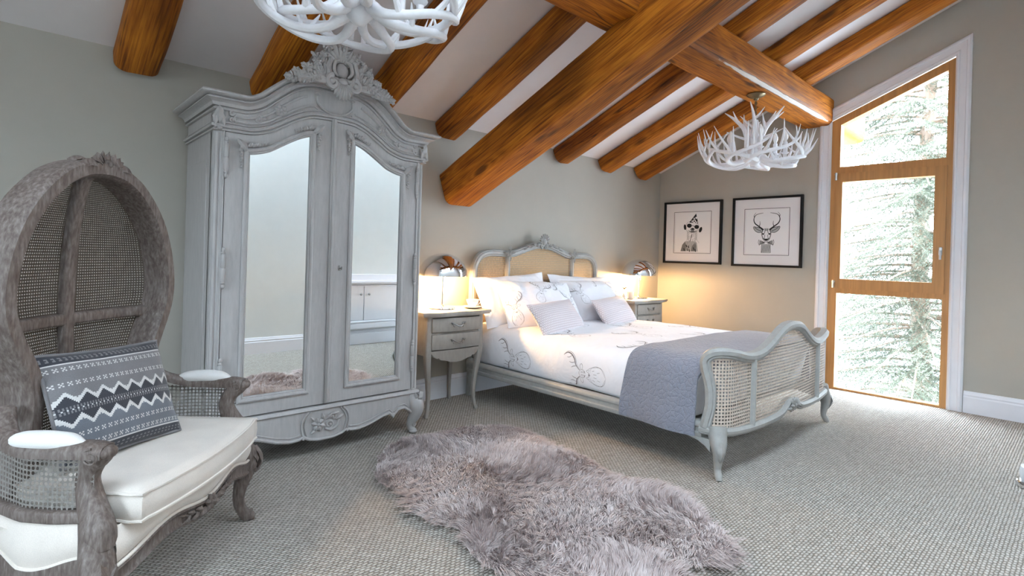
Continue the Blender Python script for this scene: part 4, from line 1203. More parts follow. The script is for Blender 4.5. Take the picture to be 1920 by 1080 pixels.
tag(pillow('pillow', [M_sheet, M_ink], .78, .46, .18, (3.245, 3.135, .765), math.radians(-9), math.radians(-40), math.radians(2), 3, stags=[(-.31, -.10, .1, .8), (-.02, .05, -.4, .7), (.22, .20, 1.9, .7), (.30, -.03, .2, .7)]),
    'stag print pillow on the left side of the bed, nearer the lamp with the teacup', 'pillow', 'bed pillows')
tag(pillow('pillow', [M_sheet, M_ink], .74, .46, .18, (4.015, 3.155, .765), math.radians(-4), math.radians(-40), math.radians(1), 4, stags=[(-.24, .02, .3, .7), (.06, .22, 1.9, .7), (.24, .02, -.2, .7)]),
    'stag print pillow on the right side of the bed, nearer the window wall', 'pillow', 'bed pillows')
def m_dots():
    k = NT('embroidered_dots', 0.75, Sheen_Weight=0.3)
    s = k.vmath('MULTIPLY', k.coord('UV'), (60, 60, 1))
    sp = k.n('ShaderNodeSeparateXYZ', {0: s})
    x = k.math('ADD', sp.outputs[0], k.math('MULTIPLY', k.math('MODULO', k.math('FLOOR', sp.outputs[1]), 2.0), .5))
    fx = k.math('SUBTRACT', k.math('FRACT', x), .5); fy = k.math('SUBTRACT', k.math('FRACT', sp.outputs[1]), .5)
    r = k.math('SQRT', k.math('ADD', k.math('MULTIPLY', fx, fx), k.math('MULTIPLY', fy, fy)))
    e = k.ramp(r, [(.20, (1, 1, 1, 1)), (.42, (0, 0, 0, 1))])
    k.base(k.mix(e, srgb(200, 188, 191), srgb(228, 221, 224))); k.bump(e, .6, .004)
    return k.mat
M_dots = m_dots()
tag(pillow('scatter_cushion', M_dots, .62, .285, .13, (3.150, 2.845, .688), math.radians(9), math.radians(-36), math.radians(-2), 5, crump=.004),
    'small pale pink dotted cushion in front of the left stag print pillow', 'cushion', 'small dotted cushions on the bed')
tag(pillow('scatter_cushion', M_dots, .60, .285, .13, (3.985, 2.915, .692), math.radians(8), math.radians(-36), math.radians(-3), 6, crump=.004),
    'small pale pink dotted cushion in front of the right stag print pillow', 'cushion', 'small dotted cushions on the bed')

# ================================================================ PICTURES on the window wall
def picture(name, yc, zc_, W, H, label, inkfn):
    t = thing('framed_picture', label, 'picture', (XR, yc, zc_), -PI / 2, 'framed animal drawings on the window wall')
    # local: x to the right when facing the wall, y into the wall, z up
    f = MB(); path = [(-W / 2 + .011, -.0, -H / 2 + .011), (W / 2 - .011, 0, -H / 2 + .011), (W / 2 - .011, 0, H / 2 - .011), (-W / 2 + .011, 0, H / 2 - .011)]
    f.sweep(path, [(-.011, .002), (.011, .002), (.011, .034), (.008, .036), (-.008, .036), (-.011, .034)], (0, -1, 0), closed=True)
    f.build('frame', M_black, t, smooth=20)
    w, h = W / 2 - .02, H / 2 - .02; a, b = W * .305, H * .315
    m = MB(); m.ring([(-w, -h), (w, -h), (w, h), (-w, h)], [(-a, -b), (a, -b), (a, b), (-a, b)], -.014, -.008)
    m.build('mat_board', M_mat_board, t, smooth=0)
    p = MB(); p.box((0, -.006, 0), (2 * a + .02, .003, 2 * b + .02), .0005)
    Y = -.0082
    def poly(pts, mat, lift=0): p.add([(x, Y - lift, z) for x, z in pts], [list(range(len(pts)))], mat)
    def disc(c, rx, rz, mat, lift=0, rot=0):
        poly([(c[0] + rx * math.cos(q) * math.cos(rot) - rz * math.sin(q) * math.sin(rot), c[1] + rx * math.cos(q) * math.sin(rot) + rz * math.sin(q) * math.cos(rot)) for q in [2 * PI * i / 20 for i in range(20)]], mat, lift)
    def line(pts, wd, mat, lift=.0003, taper=False):
        P = cr([V(q) for q in pts], 6) if len(pts) > 2 else [V(q) for q in pts]
        L = len(P); vs = []
        for i in range(L):
            d = (P[min(i + 1, L - 1)] - P[max(i - 1, 0)]).normalized(); nn = V((-d.y, d.x))
            ww = wd * (1 - .8 * i / L if taper else 1) / 2
            vs += [(P[i].x + nn.x * ww, Y - lift, P[i].y + nn.y * ww), (P[i].x - nn.x * ww, Y - lift, P[i].y - nn.y * ww)]
        p.add(vs, [[2 * i, 2 * i + 1, 2 * i + 3, 2 * i + 2] for i in range(L - 1)], mat)
    inkfn(poly, disc, line)
    p.build('print', [M_paper, M_pinkink, M_pgrey, M_pgrey2], t, smooth=0, norm=False)
    l = MB()
    for (k, wd) in ((1.0, .006),):
        A_, B_ = a * k + .012, b * k + .012
        for q0, q1 in (((-A_, -B_), (A_, -B_)), ((A_, -B_), (A_, B_)), ((A_, B_), (-A_, B_)), ((-A_, B_), (-A_, -B_))):
            l.sweep([(q0[0], -.0145, q0[1]), (q1[0], -.0145, q1[1])], [(-.002, -.0006), (.002, -.0006), (.002, .0006), (-.002, .0006)], (0, -1, 0))
    l.build('ruled_border', M_pinkink, t, smooth=0)
    return t
def meerkat(poly, disc, line):
    # body and shoulders
    poly([(-.135, -.215), (-.12, -.15), (-.085, -.105), (-.055, -.09), (.03, -.085), (.06, -.12), (.075, -.215)], 3)
    poly([(-.140, -.215), (-.12, -.14), (-.085, -.10), (-.07, -.15), (-.075, -.215)], 2, .0002)
    poly([(-.01, -.215), (.0, -.15), (.045, -.115), (.055, -.16), (.05, -.215)], 2, .0002)
    poly([(-.065, -.10), (-.062, .03), (.055, .03), (.055, -.10)], 0, .0001)
    for i in range(26):
        x = -.055 + .105 * ((i * 7) % 26) / 26; z = -.17 + .15 * ((i * 11) % 26) / 26
        line([(x, z + .02), (x - .006, z - .02)], .003, 3 if i % 3 else 2, .0004)
    line([(.0, -.005), (-.012, -.06), (-.03, -.11)], .006, 1)
    for (x, z) in ((-.07, -.14), (-.045, -.15), (-.06, -.18), (-.035, -.19), (-.10, -.18), (.02, -.17), (.04, -.19)): line([(x, z), (x + .008, z - .03)], .010, 1, .0005)
    for sg_, X in ((-1, -.060), (1, .056)):
        line([(X, .02), (X + sg_ * .004, -.03), (X + sg_ * .002, -.075), (X + sg_ * .03, -.12)], .004, 3, .0005)
        for i in range(16):
            z = .02 - .007 * i; line([(X - sg_ * .002, z), (X - sg_ * (.014 + .006 * (i % 3)), z - .016)], .0028, 3 if i % 2 else 2, .0004)
    # head
    disc((-.002, .055), .082, .072, 0, .0004)
    for q in range(21):
        a0 = PI * 1.02 + q / 20 * PI * .96
        line([(-.002 + .080 * math.cos(a0), .052 + .07 * math.sin(a0)), (-.002 + .070 * math.cos(a0), .052 + .06 * math.sin(a0))], .003, 2, .0005)
    line([(-.078, .075), (-.066, .108), (-.036, .124), (0, .126)], .003, 2, .0005); line([(.062, .098), (.078, .072), (.080, .05)], .003, 2, .0005)
    for i in range(18):
        q = -.064 + .125 * ((i * 7) % 18) / 18; line([(q, .028 - .010 * (i % 3)), (q * 1.1, .012 - .010 * (i % 3))], .0026, 3, .0006)
    disc((-.092, .062), .016, .032, 1, .0006, .15); disc((.100, .030), .017, .032, 1, .0006, -.35)
    disc((-.038, .078), .030, .024, 1, .0008, -.12); disc((.052, .062), .028, .023, 1, .0008, -.12); line([(-.012, .080), (.028, .070)], .006, 1, .0008)
    disc((.002, .035), .026, .018, 2, .0008); disc((.004, .040), .014, .010, 1, .001)
    line([(-.045, .022), (-.02, .006), (.008, .003), (.035, .008), (.050, .020)], .007, 1, .0008); disc((.004, .012), .026, .009, 2, .0007)
    # party hat with spots
    poly([(-.038, .112), (.068, .205 + .0), (.066, .09)], 0, .0009)
    poly([(-.040, .114), (.042, .215), (.070, .098), (.02, .110)], 1, .001)
    for (x, z, r) in ((.022, .128, .019), (.045, .165, .012), (-.005, .128, .008), (.052, .115, .009), (.020, .158, .008)): disc((x, z), r, r, 0, .0012)
    disc((.022, .128), .009, .009, 1, .0014)
def deer(poly, disc, line):
    for s in (-1, 1):
        line([(s * .028, .02), (s * .075, .055), (s * .118, .09), (s * .130, .135), (s * .105, .178), (s * .035, .195)], .015, 1, .0004, True)
        line([(s * .126, .15), (s * .128, .175), (s * .108, .20)], .007, 1, .0005, True)
        line([(s * .075, .052), (s * .066, .08), (s * .068, .112)], .009, 1, .0005, True)
        poly([(s * .030, .012), (s * .062, .040), (s * .125, .058), (s * .135, .050), (s * .115, .012), (s * .075, -.008), (s * .04, -.006)], 3, .0003)
        line([(s * .035, .01), (s * .065, .040), (s * .132, .055)], .006, 1, .0006); line([(s * .045, -.004), (s * .085, -.006), (s * .12, .018), (s * .134, .05)], .005, 1, .0006)
        line([(s * .05, .008), (s * .085, .022), (s * .118, .045)], .010, 2, .0006)
        line([(s * .034, .02), (s * .045, -.02), (s * .032, -.075)], .009, 2, .0005)
        disc((s * .032, -.022), .011, .008, 1, .0008, s * .4); disc((s * .022, -.075), .010, .014, 2, .0006)
        line([(s * .012, .03), (s * .016, .0), (s * .022, -.02)], .007, 2, .0005); line([(s * .015, -.03), (s * .018, -.06)], .006, 2, .0005)
        poly([(s * .005, -.112), (s * .035, -.095), (s * .070, -.085), (s * .066, -.135), (s * .030, -.128)], 3, .0006)
        for j in range(4): line([(s * .012, -.112), (s * (.06 + .004 * j), -.088 - .014 * j)], .005, 1 if j % 2 else 2, .0008)
        line([(s * .072, -.08), (s * .078, -.11), (s * .066, -.142)], .004, 1, .0008)
        line([(s * .042, -.13), (s * .044, -.18), (s * .046, -.215)], .006, 2, .0006)
    poly([(-.042, -.125), (.042, -.125), (.046, -.218), (-.046, -.218)], 3, .0002)
    for i in range(24):
        x = -.038 + .076 * ((i * 7) % 24) / 24; z = -.205 + .07 * ((i * 11) % 24) / 24
        line([(x, z + .012), (x, z - .012)], .003, 2, .0005)
    disc((0, -.03), .030, .055, 0, .0003); disc((0, -.082), .019, .012, 1, .0009); line([(-.02, -.098), (0, -.104), (.02, -.098)], .005, 1, .0009)
    for j in range(7): line([(-.018 + .006 * j, .035), (-.014 + .005 * j, .010)], .004, 2, .0007)
picture('framed_picture', 3.126, 1.485, .705, .71, 'black framed drawing of a meerkat in a party hat and dark glasses', meerkat)
picture('framed_picture', 2.303, 1.482, .70, .722, 'black framed drawing of an antlered deer wearing a bow tie', deer)

# ================================================================ HOODED ARMCHAIR
CA = math.radians(48)
ch = thing('hooded_armchair', 'weathered oak armchair with a domed cane canopy and cream linen seat', 'armchair', (.47, 2.12, 0), CA)
# local: x across, +y towards the back, front edge near y = 0
def hoop_a(z):
    return interp([(.42, .290), (.55, .275), (.64, .262), (.70, .256), (.76, .272), (.82, .305), (.88, .342), (.95, .366), (1.02, .366), (1.10, .350), (1.18, .322), (1.25, .284), (1.31, .233), (1.36, .172), (1.39, .110), (1.402, .06), (1.408, 0)], z)
HY = .345
def hood_d(z): return .090 * math.sqrt(max(0, 1 - (max(0, z - .93) / .50) ** 2)) if z > .93 else lerp(.075, .090, sstep((z - .42) / .5))
def HD(phi, z, r=0.0):
    a, d = hoop_a(z) + r, hood_d(z) + r
    return V((a * math.cos(phi), HY + d * math.sin(phi), z))
# front hoop: flat moulded rim
hp_ = [V((hoop_a(z), HY, z)) for z in [.42 + .0] + [lerp(.46, 1.36, i / 30) for i in range(31)]]
arc = cr([(hoop_a(1.36), 1.36), (hoop_a(1.39), 1.39), (.06, 1.403), (0, 1.408)], 5)[1:]
hp_ += [V((p.x, HY, p.y)) for p in arc]
loop = hp_ + [V((-p.x, p.y, p.z)) for p in hp_[-2::-1]]
# smooth the loop a little
for _ in range(3): loop = [loop[0]] + [(loop[i - 1] + loop[i] * 2 + loop[i + 1]) / 4 for i in range(1, len(loop) - 1)] + [loop[-1]]
hm = MB(); hm.sweep(loop, [(-.030, -.045), (.022, -.050), (.026, -.035), (.026, .040), (.018, .052), (-.018, .052), (-.026, .040), (-.030, .02)], (0, -1, 0))
hm.build('hoop', M_chair, ch, smooth=50)
cc = MB(); c = V((0, HY - .03, 1.420))
for i in range(7):
    a = lerp(-1.3, 1.3, i / 6) + PI / 2; leaf(cc, c + V((.02 * math.cos(a), 0, -.012)), c + V((.075 * math.cos(a), -.008, .038 * math.sin(a))), .034, (0, -.6, 1), None, .2)
for s in (-1, 1):
    leaf(cc, c + V((s * .04, 0, -.01)), c + V((s * .125, .0, -.028)), .044, (0, -.5, 1)); cscroll(cc, c + V((s * .055, -.012, -.006)), .018, 0, s, .007); leaf(cc, c + V((s * .03, .03, .0)), c + V((s * .09, .05, -.015)), .05, (0, .3, 1))
cc.ball(c + V((0, -.012, .006)), .016, 8, 6); cc.ball(c + V((0, .025, .004)), (.05, .035, .02), 10, 6)
cc.build('crest_carving', M_chair, ch)
# ribs: one up the middle of the back and over, one rail round the inside
ZR = .888
rb = MB(); zz = [lerp(.42, 1.30, i / 26) for i in range(27)] + [1.33, 1.35, 1.365, 1.38]
P = [HD(PI / 2, z, -.002) for z in zz] + [V((0, HY + .02, 1.392))]
Ns = []
for i in range(len(P)):
    dlt = P[min(i + 1, len(P) - 1)] - P[max(i - 1, 0)]; Ns.append(V((0, dlt.z, -dlt.y)).normalized() * -1)
rb.sweep(P, rrect(.050, .034, .010), Ns); rb.build('back_rib', M_chair, ch, smooth=50)
rr = MB(); P = [HD(lerp(.05, PI - .05, i / 36), ZR, -.002) for i in range(37)]
rr.sweep(P, rrect(.034, .042, .010), (0, 0, 1)); rr.build('back_rail', M_chair, ch, smooth=50)
for (f0, f1) in ((.02, PI / 2), (PI / 2, PI - .02)):
    for (z0, z1) in ((.44, ZR), (ZR, 1.405)):
        g = MB()
        def fn(u, w, f0=f0, f1=f1, z0=z0, z1=z1):
            z = lerp(z0, z1, w if z1 < 1 else 1 - (1 - w) ** 1.8); return HD(lerp(f0, f1, u), z, .004)
        def uvf(u, w, f0=f0, f1=f1, z0=z0, z1=z1):
            ww = w if z1 < 1 else 1 - (1 - w) ** 1.8
            z = lerp(z0, z1, ww); return (hoop_a(.95) * math.cos(lerp(f0, f1, u)), z if z < 1.1 else z + (z - 1.1) ** 2 * 1.2)
        g.grid(fn, 26, 30, uvfn=uvf); g.build('hood_cane', M_cane_chair, ch, smooth=80, label='dark woven cane panel of the hood')
# back sweep of the outer rim at the base of the hood
br = MB(); P = [HD(lerp(0, PI, i / 30), .43) for i in range(31)]; br.sweep(P, rrect(.05, .06, .014), (0, 0, 1)); br.build('back_seat_rail', M_chair, ch, smooth=50)
AZ = .585
for s in (-1, 1):
    # cabriole front leg
    D = V((s * .7, -.7, 0)); c = V((s * .395, .02, 0))
    P = cr([c + V((0, .01, .40)), c + D * .012 + V((0, 0, .335)), c + D * .036 + V((0, 0, .275)), c + D * .040 + V((0, 0, .225)), c + D * .018 + V((0, 0, .15)), c + D * .012 + V((0, 0, .085)), c + D * .034 + V((0, 0, .035)), c + D * .055 + V((0, 0, .012)), c + D * .052 + V((0, 0, .0))], 5)
    l = MB(); l.tube(P, crf([.032, .040, .044, .039, .028, .022, .023, .026, .018], 5), 12, N=(1, 0, 0))
    lo = l.build('leg', M_chair, ch, smooth=60)
    k = MB(); e = c + D * .072
    leaf(k, e + V((0, 0, .20)), e + V((0, 0, .31)) - D * .016, .052, D, None, .2)
    for q in (-1, 1):
        t_ = D.cross(V((0, 0, 1))) * q
        leaf(k, e + V((0, 0, .24)) + t_ * .01 - D * .006, e + V((0, 0, .285)) + t_ * .040 - D * .026, .032, D)
        leaf(k, e + V((0, 0, .21)) + t_ * .008 - D * .006, e + V((0, 0, .225)) + t_ * .034 - D * .020, .026, D)
    for j in range(3): k.ball(e + V((0, 0, .195 - .022 * j)) - D * (.008 + .008 * j), .010 - .002 * j, 8, 6)
    k.build('leg_carving', M_chair, lo)
    f_ = MB(); cscroll(f_, c + D * .066 + V((0, 0, .022)), .016, PI / 2, 1.0, .007); f_.build('foot_scroll', M_chair, lo)
    # back leg
    c2 = V((s * .235, .40, 0)); P = cr([c2 + V((0, -.01, .43)), c2 + V((0, 0, .25)), c2 + V((s * .01, .02, .12)), c2 + V((s * .03, .07, .0))], 6)
    l = MB(); l.sweep(P, rrect(2, 2, .5, 2), (1, 0, 0), False, crf([.026, .026, .022, .018], 6), miter=False); l.build('leg', M_chair, ch, smooth=50)
    # arm stump: S-curve from knee up to the scroll
    P = cr([V((s * .405, .005, .33)), V((s * .402, .008, .38)), V((s * .385, .040, .44)), V((s * .374, .060, .50)), V((s * .378, .045, .545)), V((s * .388, .020, .575)), V((s * .390, .012, .598))], 6)
    a = MB(); a.sweep(P, rrect(2.0, 1.7, .6, 3), (s, 0, 0), False, crf([.040, .038, .032, .027, .028, .031, .026], 6), miter=False); a.build('arm_post', M_chair, ch, smooth=60)
    # arm rail
    P = cr([V((s * .392, -.004, AZ)), V((s * .394, .05, AZ + .004)), V((s * .398, .13, AZ + .002)), V((s * .392, .22, AZ + .004)), V((s * .360, .30, AZ + .03)), V((s * .315, .345, AZ + .085))], 6)
    a = MB(); W_ = crf([.030, .034, .031, .029, .028, .024], 6)
    a.sweep(P, [(1.0, -.5), (1.05, .1), (.8, .55), (0, .68), (-.8, .55), (-1.05, .1), (-1.0, -.5), (0, -.7)], (0, 0, 1), False, W_, miter=False)
    a.ball((s * .392, -.004, AZ - .002), (.030, .022, .019), 10, 7)
    ar = a.build('arm_rail', M_chair, ch, smooth=60)
    a = MB(); ctr = V((s * .424, .018, AZ - .008)); a.tube(spiral(ctr, .024, .005, PI / 2, -1.6 * 1, 26, (0, 1, 0), (0, 0, 1)), .0035, 6)
    a.tube(spiral(V((s * .362, .018, AZ - .008)), .022, .005, PI / 2, -1.6, 26, (0, 1, 0), (0, 0, 1)), .0035, 6)
    a.build('scroll', M_chair, ar)
    a = MB(); a.tube(cr([(s * .395, .055, AZ + .016), (s * .396, .09, AZ + .024), (s * .397, .13, AZ + .026), (s * .395, .18, AZ + .026), (s * .388, .235, AZ + .022), (s * .376, .27, AZ + .02)], 6), crf([.010, .026, .031, .031, .027, .008], 6), 14, flat=.85, N=(0, 0, 1))
    a.build('arm_pad', M_pad, ch, smooth=80, label='padded white linen arm rest')
    def PL(t): # plan of the side
        return V((interp([(0, .392), (.3, .402), (.6, .392), (1, .335)], t) * s, lerp(.03, .34, t), 0))
    a = MB(); Pr = [PL(i / 12) + V((0, 0, .408)) for i in range(13)]; a.sweep(Pr, rrect(.034, .034, .008), (0, 0, 1)); a.build('arm_lower_rail', M_chair, ch, smooth=50)
    g = MB(); g.grid(lambda u, w: PL(u) + V((0, 0, lerp(.42, AZ - .01 + .05 * max(0, u - .7), w))), 14, 6, uvfn=lambda u, w: (u * .32, w * .155)); g.build('arm_cane', M_cane_arm, ch, smooth=80, label='open cane panel under the arm')
    g = MB(); g.grid(lambda u, w: PL(u) + V((s * (.010 + .016 * math.sin(PI * w)), 0, lerp(.27 + .018 * math.cos(u * 2 * PI), .394, w))), 20, 8)
    g.grid(lambda u, w: PL(u) + V((-s * .012, 0, lerp(.27, .394, w))), 4, 2); g.build('side_upholstery', M_linen, ch, smooth=80)
    a = MB(); Pr = [PL(i / 20) + V((s * .006, 0, .262 + .018 * math.cos(i / 20 * 2 * PI))) for i in range(21)]
    a.sweep(Pr, [(-.018, -.026), (.018, -.026), (.020, .0), (.016, .020), (-.016, .022)], (0, 0, 1)); a.build('side_rail', M_chair, ch, smooth=50)
    a = MB(); Pr = [PL(i / 20) + V((s * .016, 0, .286 + .018 * math.cos(i / 20 * 2 * PI))) for i in range(21)]; a.tube(Pr, .006, 6); a.build('piping', M_linen, ch)
# front apron with carving, upholstered deck, loose cushion
def fx(u): x = lerp(-.40, .40, u); return x, -.012 - .045 * math.cos(PI * (u - .5)) 
def fz(u): return .272 - .020 * math.cos((u - .5) * 4 * PI) * .9 + .012 * math.cos((u - .5) * 2 * PI) - .006
a = MB(); P = [V((fx(u)[0], fx(u)[1], fz(u))) for u in [i / 40 for i in range(41)]]
a.sweep(P, [(-.016, -.030), (.014, -.030), (.020, -.022), (.014, -.014), (.016, .012), (.022, .020), (.016, .028), (-.016, .028)], (0, 0, 1)); a.build('front_rail', M_chair, ch, smooth=50)
k = MB()
cscroll(k, (0, -.083, .27), .018, 0, 1.1, .006)
rosette(k, (0, -.078, .272), .030)
for s in (-1, 1):
    for j in range(6):
        u = .5 + s * (.035 + .026 * j); x, y = fx(u); z = fz(u) + .002
        leaf(k, (x - s * .008, y - .016, z), (x + s * .030, y - .018, z + (.014 if j % 2 else -.014)), .024 - .003 * j, (0, -1, 0), None, .05); k.ball((x + s * .006, y - .018, z), .006, 6, 5)
k.build('front_carving', M_chair, ch)
g = MB(); g.grid(lambda u, w: V((fx(u)[0] * .985, fx(u)[1] - .004 - .022 * math.sin(PI * w), lerp(fz(u) + .024, .372, w))), 30, 8)
g.grid(lambda u, w: V((fx(u)[0] * .985, lerp(fx(u)[1], .38, w), .366)), 20, 4)
g.tube([V((fx(u)[0], fx(u)[1] - .016, fz(u) + .030)) for u in [i / 30 for i in range(31)]], .006, 6)
g.build('seat_deck', M_linen, ch, smooth=80)
g = MB()
def cout(t):
    """cushion outline, t in 0..1, counter-clockwise; front bowed, T-shaped to clear the arm posts"""
    pts = [(-.352, .085), (-.350, .0), (-.345, -.068), (-.20, -.100), (0, -.112), (.20, -.100), (.345, -.068), (.350, .0), (.352, .085), (.350, .16), (.345, .24), (.31, .31), (.22, .365), (0, .385), (-.22, .365), (-.31, .31), (-.345, .24), (-.350, .16)]
    return pts
CO = [V(p) for p in cr(cout(0), 6, True)]
for i in (12, 36):   # keep the two front corners crisp
    CO[i] = CO[i] * 1.0 + V((math.copysign(.008, CO[i].x), -.008))
ctr = V((0, .14)); lay = [(.80, .372, 0), (.975, .370, 0), (1.0, .378, 0), (1.008, .412, 0), (1.0, .447, 0), (.975, .458, 0)] + [(f, .458 + .016 * (1 - f * f), 0) for f in (.85, .6, .35, .1)]
vs = []; n = len(CO)
for (f, z, _) in lay:
    for p in CO:
        q = ctr + (p - ctr) * f; vs.append((q.x, q.y, z + .006 * noise.noise(V((q.x * 5, q.y * 5, 1))) * (1 if f < .98 else .2)))
fs = []
for j in range(len(lay) - 1):
    for i in range(n): fs.append([j * n + i, j * n + (i + 1) % n, (j + 1) * n + (i + 1) % n, (j + 1) * n + i])
fs += [list(range(n))[::-1], [(len(lay) - 1) * n + i for i in range(n)]]
g.add(vs, fs); cu_ = g.build('seat_cushion', M_linen, ch, smooth=80)
g = MB()
for z in (.451, .375): g.tube([V((p.x, p.y, z)) for p in [ctr + (q - ctr) * 1.0 for q in CO]], .0048, 6, closed=True)
g.build('piping', M_linen, cu_)
# inside seat back support
# ---------------------------------------------------------------- knitted cushion on the armchair
K = [m_fabric(n_, c_, 500, .95, .4, .12) for n_, c_ in (('knit_grey', srgb(118, 116, 118)), ('knit_charcoal', srgb(56, 57, 64)), ('knit_white', srgb(202, 200, 198)), ('knit_blue', srgb(104, 108, 116)))]
GX, GY = 108, 78
def fair(u, w):
    """stitch colour of the fair isle pattern: u across, w from bottom to top"""
    i = int(u * GX); j = int((1 - w) * GY)          # j = 0 at the top row
    def xs(j0): d = j - j0; return d in (0, 2) and (i % 5 in (0, 2)) or d == 1 and (i % 5 == 1)
    if j < 8: return 1 if not ((j in (3, 5) and i % 4 < 2) or (j == 4 and i % 4 in (1,))) else 0
    if j in (8,): return 2
    if j < 11: return 0
    if xs(11): return 2
    if j < 21: return 0
    if xs(22): return 2
    if j < 27: return 0
    if j < 56:
        d = abs(j - 41.0); p = 13; k = abs((i % p) - p / 2) / (p / 2)
        if d < 1: return 1 if i % 3 else 2
        lim_ = 4.0 + 6.0 * (1 - k)
        if abs(d - lim_ - 1.5) < 1.6: return 2
        if d < lim_ - .2: return 1 if d > 2.2 or i % 2 else 0
        return 0 if j < 41 else 3
    if xs(58): return 2
    if j < 66: return 3
    if xs(66): return 2
    if j < 70: return 3
    if j == 70: return 2
    return 1 if not ((j in (73, 75) and i % 4 < 2)) else 0
kM = Matrix.Translation(V((-.060, .215, .640))) @ Matrix.Rotation(math.radians(-12), 4, 'Z') @ Matrix.Rotation(math.radians(-22), 4, 'X') @ Matrix.Rotation(math.radians(2), 4, 'Y')
KW, KH, KT = .43, .345, .13
kn = MB()
def ks(u, w, side):
    a, b = 2 * u - 1, 2 * w - 1
    e = max(0, 1 - abs(a) ** 3) ** .6 * max(0, 1 - abs(b) ** 3) ** .6
    st = .0018 * (math.sin(u * GX * PI) ** 2) * e
    y = side * (KT / 2 * e + st) + .006 * noise.noise(V((a * 3, b * 3, side)))
    return kM @ V((a * KW / 2 * (1 - .04 * (1 - b * b)), y, b * KH / 2 * (1 - .05 * (1 - a * a))))
kn.grid(lambda u, w: ks(u, w, -1), GX, GY, matfn=fair)
kn.grid(lambda u, w: ks(u, w, 1), 24, 18, mat=0)
kn.tube([ks(u, w, 0) for (u, w) in [(i / 20, 0) for i in range(20)] + [(1, i / 14) for i in range(14)] + [(1 - i / 20, 1) for i in range(20)] + [(0, 1 - i / 14) for i in range(14)]], .006, 6, closed=True, mat=0)
ko = kn.build('knitted_cushion', K, None, smooth=80)
ko.location = (.47, 2.12, 0); ko.rotation_euler = (0, 0, CA)
tag(ko, 'grey fair isle knitted cushion on the hooded armchair', 'cushion')

